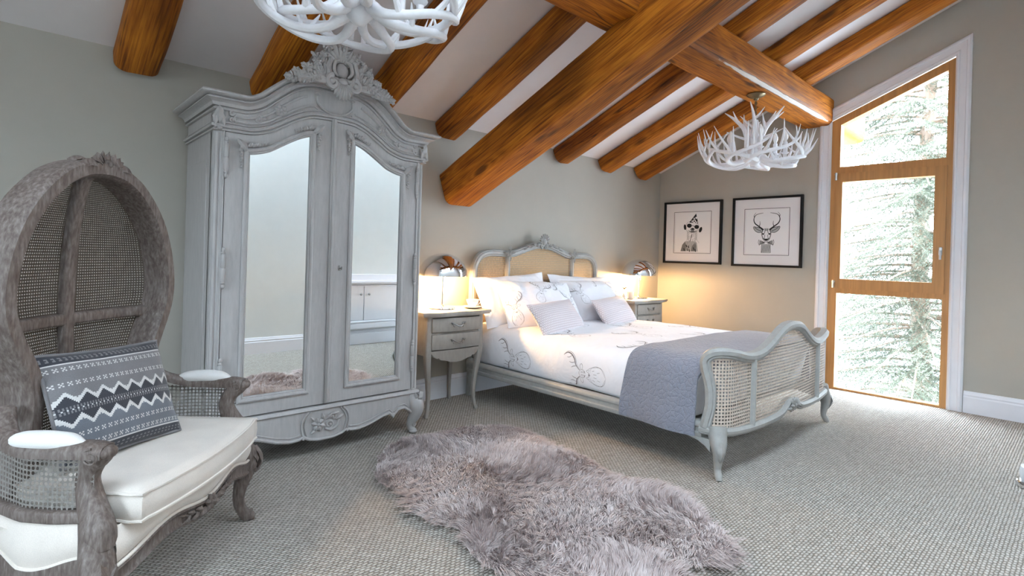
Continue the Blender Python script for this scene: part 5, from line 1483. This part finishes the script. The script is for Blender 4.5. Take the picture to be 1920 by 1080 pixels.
# ================================================================ ANTLER CHANDELIERS
def chandelier(loc, rz, label, seed, lift=0):
    rnd = random.Random(seed)
    t = thing('antler_chandelier', label, 'chandelier', loc, rz, 'white antler chandeliers hanging from the purlin')
    # loc is the purlin underside; the wreath hangs below it
    m = MB(); m.lathe([(.002, 0), (.068, 0), (.070, -.008), (.060, -.018), (.040, -.028), (.018, -.036), (.014, -.05), (.002, -.05)], 28, caps=False); m.build('ceiling_plate', M_brass, t, label='dark brass ceiling plate')
    c = MB()
    for i in range(9 - round(lift / .019)):
        z = -.055 - .019 * i; a = i * PI / 2
        c.tube([(.008 * math.cos(a) * math.cos(q), .008 * math.sin(a) * math.cos(q), z + .014 * math.sin(q)) for q in [2 * PI * k / 10 for k in range(10)]], .0028, 5, closed=True)
    c.tube([(0, 0, -.05), (0, 0, -.225 + lift)], .004, 6); c.build('chain', M_brass, t)
    h = MB(); h.lathe([(.001, -.20), (.020, -.205), (.028, -.23), (.030, -.30), (.034, -.40), (.045, -.44), (.052, -.50), (.048, -.535), (.030, -.555), (.022, -.565), (.001, -.57)], 14, caps=False); h.build('hub', M_antler, t)
    def tine(mb, p, d, L, r, bend):
        q1 = p + d * L * .5 + bend * L * .12; q2 = p + d * L + bend * L * .42
        mb.tube(cr([p, q1, q2], 6), crf([r, r * .72, r * .16], 6), 7)
    # lower wreath: beams leave the hub, sweep out along the rim and turn up
    N = 11
    for k in range(N):
        a0 = 2 * PI * k / N + rnd.uniform(-.10, .10); sg = 1 if k % 3 else -1
        m = MB(); zb_ = -.572 + rnd.uniform(-.006, .022) + (.02 if sg < 0 else 0); R = .352 + rnd.uniform(-.015, .015)
        pts = []; sw = rnd.uniform(1.0, 1.3)
        for (r, f, z) in ((.20, -.05, .045), (.36, .0, .012), (.58, .10, .0), (.80, .28, .012), (.94, .52, .034), (1.0, .80, .058), (1.035, 1.05, .092), (1.06, 1.25, .14), (1.06, 1.38, .20)):
            a = a0 + sg * f * sw; rr = r * R; pts.append(V((rr * math.cos(a), rr * math.sin(a), zb_ + z)))
        P = cr(pts, 5); Rr = crf([.026, .018, .0165, .0165, .0155, .014, .011, .007, .002], 5)
        m.tube(P, Rr, 9)
        m.ball(P[0], (.030, .030, .022), 9, 6)
        for (i, L) in ((9, .12), (16, .17), (21, .20), (26, .20), (31, .15)):
            p = P[i]; rad = V((p.x, p.y, 0)).normalized(); tan = V((-rad.y, rad.x, 0)) * sg
            d = (V((0, 0, 1)) * .8 + rad * rnd.uniform(.45, 1.05) + tan * rnd.uniform(-.1, .5)).normalized()
            if i == 9: d = (V((0, 0, .7)) + rad * .2 - tan * .7).normalized()
            tine(m, p, d, L * rnd.uniform(.65, 1.1), Rr[i] * .80, V((0, 0, .6)) - rad * rnd.uniform(.3, .95) + tan * rnd.uniform(-.3, .3))
        m.build('antler', M_antler, t)
    # upper crown: forked antlers leaning out from the stem
    for k in range(5):
        a0 = 2 * PI * k / 5 + .4; rad = V((math.cos(a0), math.sin(a0), 0)); tan = V((-rad.y, rad.x, 0))
        m = MB(); P = cr([rad * .015 + V((0, 0, -.44)), rad * .05 + V((0, 0, -.36)), rad * .085 + tan * .02 + V((0, 0, -.27)), rad * .15 + tan * .03 + V((0, 0, -.20)), rad * (.205 + .02 * (k % 2)) + tan * .02 + V((0, 0, -.11 - .03 * (k % 2)))], 5)
        m.tube(P, crf([.024, .021, .017, .012, .003], 5), 8)
        tine(m, P[9], (V((0, 0, .6)) + rad * .2 - tan * .7).normalized(), .13, .012, rad * .2 + V((0, 0, .3)))
        tine(m, P[13], (V((0, 0, .5)) + rad * .4 + tan * .8).normalized(), .11, .010, V((0, 0, .4)))
        tine(m, P[5], (rad + V((0, 0, .25)) + tan * .3).normalized(), .17, .012, V((0, 0, .3)))
        m.build('antler', M_antler, t)
    # candle sleeves with white flame bulbs
    for k in range(6):
        a = 2 * PI * k / 6 + .25; r = .20 if k % 2 else .225; c0 = V((r * math.cos(a), r * math.sin(a), 0))
        m = MB(); z0 = -.49 + .03 * (k % 2)
        m.lathe([(.002, z0 - .055), (.012, z0 - .05), (.014, z0 - .01), (.026, z0), (.028, z0 + .006), (.016, z0 + .008), (.0155, z0 + .085), (.002, z0 + .086)], 12, c0, caps=False)
        cs_ = m.build('candle_sleeve', M_antler, t)
        m = MB(); m.lathe([(.010, z0 + .085), (.011, z0 + .095), (.019, z0 + .118), (.019, z0 + .135), (.010, z0 + .162), (.001, z0 + .178)], 12, c0); m.build('bulb', M_china, cs_, label='white flame-shaped bulb')
    for o in kids(t):
        if o.name.split('.')[0] not in ('ceiling_plate', 'chain'): o.location.z += lift
    return t
chandelier((4.29, 1.846, 2.488), .35, 'far white antler chandelier hanging over the bed near the tall window', 3)
chandelier((.920, 1.846, 2.488), 1.0, 'near white antler chandelier at the top of the picture in front of the wardrobe crest', 9, .057)

# ================================================================ SHEEPSKIN RUG
RUG = [(1.47, 2.58), (1.60, 2.73), (1.80, 2.80), (1.96, 2.74), (2.12, 2.78), (2.30, 2.72), (2.42, 2.58), (2.42, 2.36), (2.38, 2.16), (2.42, 1.98), (2.36, 1.80), (2.30, 1.66), (2.38, 1.46), (2.36, 1.28), (2.26, 1.12), (2.15, .97), (2.03, .92), (1.93, .98), (1.90, 1.10), (1.88, 1.16), (1.84, 1.09), (1.78, .96), (1.64, .92), (1.50, .98), (1.44, 1.12), (1.40, 1.26), (1.33, 1.40), (1.31, 1.56), (1.36, 1.70), (1.40, 1.78), (1.34, 1.90), (1.35, 2.06), (1.41, 2.18), (1.38, 2.28), (1.38, 2.44)]
RP = [V(p) for p in cr(RUG, 4, True)]
xs = np.array([p.x for p in RP]); ys = np.array([p.y for p in RP]); x2 = np.roll(xs, -1); y2 = np.roll(ys, -1)
def inside(px, py):
    c = (ys[None, :] > py[:, None]) != (y2[None, :] > py[:, None])
    xi = xs[None, :] + (py[:, None] - ys[None, :]) / np.where(np.abs(y2 - ys) < 1e-9, 1e-9, (y2 - ys))[None, :] * (x2 - xs)[None, :]
    return (np.sum(c & (px[:, None] < xi), axis=1) % 2) == 1
def edged(px, py):
    ax, ay = xs[None, :], ys[None, :]; dx, dy = (x2 - xs)[None, :], (y2 - ys)[None, :]
    t = np.clip(((px[:, None] - ax) * dx + (py[:, None] - ay) * dy) / (dx * dx + dy * dy), 0, 1)
    ex, ey = px[:, None] - (ax + t * dx), py[:, None] - (ay + t * dy); d2 = ex * ex + ey * ey; i = np.argmin(d2, axis=1); r = np.arange(len(px))
    return np.sqrt(d2[r, i]), ex[r, i], ey[r, i]
rng = np.random.default_rng(4)
NS = 90000
cx = rng.uniform(1.25, 2.48, NS * 2); cy = rng.uniform(.88, 2.86, NS * 2)
m_ = np.concatenate([inside(cx[k:k + 20000], cy[k:k + 20000]) for k in range(0, len(cx), 20000)])
cx, cy = cx[m_][:NS], cy[m_][:NS]
ed = [edged(cx[k:k + 20000], cy[k:k + 20000]) for k in range(0, len(cx), 20000)]
dist = np.concatenate([e[0] for e in ed]); ex = np.concatenate([e[1] for e in ed]); ey = np.concatenate([e[2] for e in ed])
n = len(cx)
# tufts: every strand leans to the tip of its clump; clumps follow broad swirls of the fleece
G = .030
gx = np.floor(cx / G + rng.normal(0, .32, n)).astype(int); gy = np.floor(cy / G + rng.normal(0, .32, n)).astype(int)
def h2(a, b, s): 
    v = np.sin(a * 127.1 + b * 311.7 + s * 74.7) * 43758.5453; return v - np.floor(v)
tx = (gx + .2 + .6 * h2(gx, gy, 1)) * G; ty = (gy + .2 + .6 * h2(gx, gy, 2)) * G
fieldx = np.sin(cx * 6.3 + 1.7 * np.sin(cy * 4.1)) + .7 * np.sin(cy * 9.0 + cx * 3.0); fieldy = np.cos(cy * 5.7 + 1.3 * np.sin(cx * 5.2 + 1)) + .5 * np.sin(cx * 11 + cy * 2.0)
clx = (h2(gx, gy, 3) - .5) * 1.1; cly = (h2(gx, gy, 4) - .5) * 1.1
inn = np.exp(-dist / .05)
ox = -ex / np.maximum(dist, 1e-4); oy = -ey / np.maximum(dist, 1e-4)      # outwards
lx = .028 * (fieldx * .55 + clx) + inn * ox * .034; ly = .028 * (fieldy * .55 + cly - .25) + inn * oy * .034
hgt = (.042 + .016 * h2(gx, gy, 5) + rng.normal(0, .005, n)) * (1 - .45 * inn)
cl = .55
p0 = np.stack([cx, cy, np.full(n, .008) + .010 * (1 - inn)], 1)
bx = cx + lx * .35 + (tx - cx) * cl * .3; by = cy + ly * .35 + (ty - cy) * cl * .3
ux = cx + lx * 1.1 + (tx - cx) * cl + rng.normal(0, .004, n); uy = cy + ly * 1.1 + (ty - cy) * cl + rng.normal(0, .004, n)
swell = .012 * np.sin(cx * 7 + cy * 3) + .010 * np.sin(cy * 8 - cx * 4)
p1 = np.stack([bx, by, p0[:, 2] + hgt * .50], 1); p2 = np.stack([(bx + ux) / 2 + (ux - bx) * .1, (by + uy) / 2, p0[:, 2] + hgt * .86], 1)
p3 = np.stack([ux + lx * .5, uy + ly * .5, p0[:, 2] + hgt * .95 + swell * (1 - inn)], 1)
th_ = rng.uniform(0, PI, n); wv = np.stack([np.cos(th_), np.sin(th_), np.zeros(n)], 1)
ws = [.0019, .0021, .0014]
V_ = np.concatenate([np.stack([p0 - wv * ws[0], p0 + wv * ws[0], p1 - wv * ws[1], p1 + wv * ws[1], p2 - wv * ws[2], p2 + wv * ws[2], p3], 1).reshape(-1, 3)])
base = (np.arange(n) * 7)[:, None]
q = np.concatenate([base + np.array([[0, 1, 3, 2]]), base + np.array([[2, 3, 5, 4]])], 0); tr = base + np.array([[4, 5, 6]])
# hide underneath: domed base skin
sk = MB(); lays = [(.985, .004), (.985, .008), (.965, .016), (.93, .024), (.8, .032), (.5, .033), (.2, .033)]
ctr = V((1.88, 1.85)); K_ = len(RP)
for (f, z) in lays:
    for p in RP: qd = ctr + (p - ctr) * f; sk.v.append(V((qd.x, qd.y, z))); sk.uv.append((0, 0))
for j in range(len(lays) - 1):
    for i in range(K_): sk.f.append([j * K_ + i, j * K_ + (i + 1) % K_, (j + 1) * K_ + (i + 1) % K_, (j + 1) * K_ + i]); sk.m.append(0)
sk.f += [[(len(lays) - 1) * K_ + i for i in range(K_)], list(range(K_))[::-1]]; sk.m += [0, 0]
def m_fleece():
    k = NT('mauve_fleece', .75, Sheen_Weight=.2)
    o = k.coord(); f = k.noise(o, 5.0, 4.0, .6); g = k.noise(o, 60.0, 2.0)
    k.base(k.ramp(k.math('ADD', k.math('MULTIPLY', f, .6), k.math('MULTIPLY', g, .4)), [(.30, srgb(168, 150, 147)), (.5, srgb(202, 188, 186)), (.7, srgb(232, 223, 222))]))
    return k.mat
M_fleece = m_fleece()
me = bpy.data.meshes.new('sheepskin_rug')
nb = len(sk.v); allv = np.concatenate([np.array([tuple(p) for p in sk.v]), V_], 0)
loops = [i for f in sk.f for i in f]; starts = []; tot = 0; sizes = []
for f in sk.f: starts.append(tot); sizes.append(len(f)); tot += len(f)
me.vertices.add(len(allv)); me.vertices.foreach_set('co', allv.astype(np.float32).ravel())
L_ = np.concatenate([np.array(loops, dtype=np.int32), (q + nb).ravel().astype(np.int32), (tr + nb).ravel().astype(np.int32)])
S_ = np.concatenate([np.array(starts), tot + np.arange(len(q)) * 4, tot + len(q) * 4 + np.arange(len(tr)) * 3]).astype(np.int32)
me.loops.add(len(L_)); me.loops.foreach_set('vertex_index', L_)
me.polygons.add(len(S_)); me.polygons.foreach_set('loop_start', S_)
me.update(calc_edges=True); me.validate(); me.polygons.foreach_set('use_smooth', np.ones(len(me.polygons), dtype=bool))
me.materials.append(M_fleece)
ro = bpy.data.objects.new('sheepskin_rug', me); COL.objects.link(ro)
tag(ro, 'mauve grey scalloped sheepskin rug on the woven floor', 'rug')

# ================================================================ SMALL THINGS SEEN AT THE EDGE OR IN THE MIRROR
bn = thing('storage_tub', 'small low white tub with a chrome base ring at the right picture edge', 'tub', (4.045, .147, 0))
m = MB(); m.lathe([(.108, .012), (.110, .092), (.106, .104), (.06, .110), (.001, .111)], 32, caps=False); m.build('body', NT('white_enamel', .25, (.80, .84, .88, 1)).mat, bn)
m = MB(); m.lathe([(.098, 0), (.122, 0), (.126, .006), (.126, .026), (.120, .034), (.109, .034)], 32, caps=False); m.build('base_ring', M_chrome, bn)
# built-in cupboards low on the wall opposite the wardrobe
cb = thing('wall_cupboard', 'white low built-in cupboards with round knobs, seen in the right wardrobe mirror', 'cupboard', (3.60, YF, 0))
m = MB(); m.box((0, .035, .51), (1.88, .07, .46), .003); m.build('carcass', M_trim, cb)
m = MB(); m.sweep([(-.95, 0, .765), (.95, 0, .765)], [(.0, -.02), (-.085, -.02), (-.10, -.008), (-.11, .01), (-.105, .03), (-.09, .035), (0, .035)], (0, 0, 1)); m.box((0, .012, .835), (1.90, .024, .075), .004); m.build('ledge', M_trim, cb)
m = MB(); m.box((0, .05, .235), (1.90, .10, .075), .012); m.box((0, .06, .285), (1.90, .08, .03), .01); m.build('plinth_rail', M_trim, cb)
for i, (x0, x1, kx) in enumerate(((-.92, -.62, -.67), (-.615, -.365, -.41), (-.355, .16, -.30), (.165, .54, .49), (.545, .92, .60))):
    m = MB(); m.box(((x0 + x1) / 2, .079, .515), (x1 - x0, .018, .42), .003); d_ = m.build('door', M_trim, cb)
    m = MB(); m.tube([(kx, .088, .63), (kx, .105, .63)], .006, 8); m.ball((kx, .113, .63), (.016, .011, .016), 12, 8); m.build('knob', M_pewter, d_, label='dark round knob')

# ================================================================ OUTSIDE THE WINDOW
M_bark = m_oak('spruce_bark', (.34, .24, .18, 1), 2)
def m_needles():
    k = NT('spruce_needles', .6)
    f = k.noise(k.coord(), 3.0, 3.0)
    k.base(k.ramp(f, [(.3, (.06, .076, .050, 1)), (.7, (.17, .18, .135, 1))])); return k.mat
TX, TY = 9.3, 1.63
tree = thing('spruce_tree', 'tall spruce tree with drooping needle branches outside the window', 'tree', (TX, TY, -3.2))
m = MB(); m.tube([(0.03 * math.sin(z), .03 * math.cos(z * 1.3), z) for z in [i * .5 for i in range(20)]], [.16 - .012 * i * .5 for i in range(20)], 12); m.build('trunk', M_bark, tree)
rg = np.random.default_rng(11); NP = []; br_ = MB()
z = 1.2
while z < 8.6:
    nb_ = 7; a0 = rg.uniform(0, 6.3)
    for k in range(nb_):
        a = a0 + 2 * PI * k / nb_ + rg.uniform(-.25, .25); L = (2.1 - .19 * max(0, z - 2)) * rg.uniform(.8, 1.1) + .2
        d = np.array([math.cos(a), math.sin(a), 0]); sd = np.array([-d[1], d[0], 0]); pts = []; zj = rg.uniform(-.14, .14)
        for i in range(9):
            t = i / 8; pts.append(d * L * t + np.array([0, 0, z + zj + .18 * t - .75 * t * t * L / 2 + .22 * t ** 4 * L / 2]))
        br_.tube([tuple(p) for p in pts], [.020 * (1 - .85 * i / 8) for i in range(9)], 5)
        if math.cos(a) > .75: continue                      # far side of the tree is never seen
        nt = int(L / .05)
        for j in range(nt):
            t = (j + 1) / (nt + 1); ii = min(7, int(t * 8)); p = pts[ii] + (pts[ii + 1] - pts[ii]) * (t * 8 - ii)
            for s in (-1, 1):
                tl = (.20 + .50 * (1 - t) * min(1, t * 5)) * rg.uniform(.7, 1.15)
                td = sd * s * .8 + d * .65 + np.array([0, 0, -.62 + rg.uniform(-.3, .3)]); td /= np.linalg.norm(td)
                nn_ = int(tl / .0085)
                u = rg.uniform(0, 1, nn_)[:, None]; bp = p + td * tl * u + np.array([0, 0, -.10]) * tl * u * u
                ndv = td * .75 + rg.normal(0, .5, (nn_, 3)); ndv[:, 2] += .12; ndv /= np.linalg.norm(ndv, axis=1)[:, None]
                ln = rg.uniform(.026, .044, nn_)[:, None]; wv_ = np.cross(ndv, rg.normal(0, 1, (nn_, 3))); wv_ /= np.linalg.norm(wv_, axis=1)[:, None]
                NP.append(np.stack([bp - wv_ * .0038, bp + wv_ * .0038, bp + ndv * ln], 1))
    z += .17
br_.build('branches', M_bark, tree)
A_ = np.concatenate(NP, 0).reshape(-1, 3).astype(np.float32)
me = bpy.data.meshes.new('needles'); me.vertices.add(len(A_)); me.vertices.foreach_set('co', A_.ravel())
me.loops.add(len(A_)); me.loops.foreach_set('vertex_index', np.arange(len(A_), dtype=np.int32)); me.polygons.add(len(A_) // 3); me.polygons.foreach_set('loop_start', np.arange(0, len(A_), 3, dtype=np.int32))
me.update(calc_edges=True); me.validate(); me.materials.append(m_needles())
o = bpy.data.objects.new('needles', me); COL.objects.link(o); o.parent = tree; o['kind'] = 'stuff'
# snowy ground far below the upstairs window
m = MB(); m.grid(lambda u, w: V((lerp(6.5, 40, u), lerp(-25, 25, w), -3.2 + .4 * noise.noise(V((u * 6, w * 8, 2))))), 30, 40)
tag(m.build('garden_ground', NT('snow', .8, (.80, .82, .85, 1)).mat), 'snow covered ground outside below the window', 'ground')
# roof overhang outside: boarded eave and the sawn end of the purlin
m = MB(); X0, X1 = XR + .165, XR + .95; vs = []
for dz in (-.02, .06):
    for (x, y) in ((X0, -.4), (X1, -.4), (X1, 3.4), (X0, 3.4)): vs.append((x, y, zc(y) + dz + .02))
m.add(vs, [[0, 1, 2, 3], [7, 6, 5, 4], [0, 4, 5, 1], [1, 5, 6, 2], [2, 6, 7, 3], [3, 7, 4, 0]])
m.sweep([(X1 - .03, -.4, zc(-.4) - .05), (X1 - .03, 3.4, zc(3.4) - .05)], rrect(.05, .2, .01), (0, 0, 1))
tag(m.build('eave', M_oakV, smooth=0), 'boarded roof eave outside above the tall window', 'eave')
pe = log_mesh(.85, .30, .25, .06, 78, 14).build('purlin_end', M_beam, smooth=35); pe.location = (XR + .17, 1.865, 2.738)
tag(pe, 'sawn purlin end under the eave outside the window', 'beam')

# ================================================================ LIGHT
W_ = bpy.data.worlds.new('overcast'); scene.world = W_; W_.use_nodes = True
wt = W_.node_tree; bg = wt.nodes['Background']; bg.inputs['Strength'].default_value = 9.0
tcn = wt.nodes.new('ShaderNodeTexCoord'); sx_ = wt.nodes.new('ShaderNodeSeparateXYZ'); rp = wt.nodes.new('ShaderNodeValToRGB')
mr = wt.nodes.new('ShaderNodeMapRange'); mr.inputs[1].default_value = -.12; mr.inputs[2].default_value = .12
wt.links.new(tcn.outputs['Generated'], sx_.inputs[0]); wt.links.new(sx_.outputs[2], mr.inputs[0]); wt.links.new(mr.outputs[0], rp.inputs[0])
rp.color_ramp.elements[0].color = (.22, .24, .24, 1); rp.color_ramp.elements[1].color = (.72, .87, 1.0, 1)   # dim ground, bright overcast sky
wt.links.new(rp.outputs[0], bg.inputs['Color'])
def portal(name, c, sx, sy, rot):
    L = bpy.data.lights.new(name, 'AREA'); L.shape = 'RECTANGLE'; L.size = sx; L.size_y = sy
    o = bpy.data.objects.new(name, L); COL.objects.link(o); o.location = c; o.rotation_euler = rot
    L.cycles.is_portal = True; return o
portal('window_daylight', (XR + .10, 1.26, 1.40), .95, 2.85, (PI / 2, 0, PI / 2))
portal('added_side_daylight', (XL - .10, (LY0 + LY1) / 2, (LZ0 + LZ1) / 2), LY1 - LY0, LZ1 - LZ0, (PI / 2, 0, -PI / 2))  # portal of the added side window
for (x0, x1) in SK:  # portals of the added roof windows
    portal('added_roof_daylight', ((x0 + x1) / 2, (SY0 + SY1) / 2, zc((SY0 + SY1) / 2) + .14), x1 - x0, .9, (-ang, 0, 0))

# ================================================================ CAMERA
cam = bpy.data.cameras.new('camera'); co_ = bpy.data.objects.new('camera', cam); COL.objects.link(co_)
TH = math.radians(47.1); RO = .030
fw = V((math.cos(TH), math.sin(TH), 0)); rt = V((math.sin(TH), -math.cos(TH), 0)); up = V((0, 0, 1))
cxv = rt * math.cos(RO) + up * math.sin(RO); cyv = up * math.cos(RO) - rt * math.sin(RO); czv = -fw
co_.matrix_world = Matrix(((cxv.x, cyv.x, czv.x, 0), (cxv.y, cyv.y, czv.y, 0), (cxv.z, cyv.z, czv.z, 1.15), (0, 0, 0, 1)))
cam.sensor_fit = 'HORIZONTAL'; cam.sensor_width = 36.0; cam.lens = 36.0 * 1016 / 1920; cam.shift_y = -59 / 1920; cam.clip_start = .02; cam.clip_end = 200
scene.camera = co_
vs_ = scene.view_settings
vs_.view_transform = 'Standard'; vs_.look = 'None'; vs_.gamma = 1.0; vs_.use_curve_mapping = False; vs_.exposure = 1.85
cy_ = scene.cycles
cy_.max_bounces = 10; cy_.diffuse_bounces = 6; cy_.glossy_bounces = 5; cy_.transparent_max_bounces = 24; cy_.transmission_bounces = 6
cy_.sample_clamp_indirect = 8.0; cy_.caustics_reflective = False; cy_.caustics_refractive = False
cy_.use_denoising = True
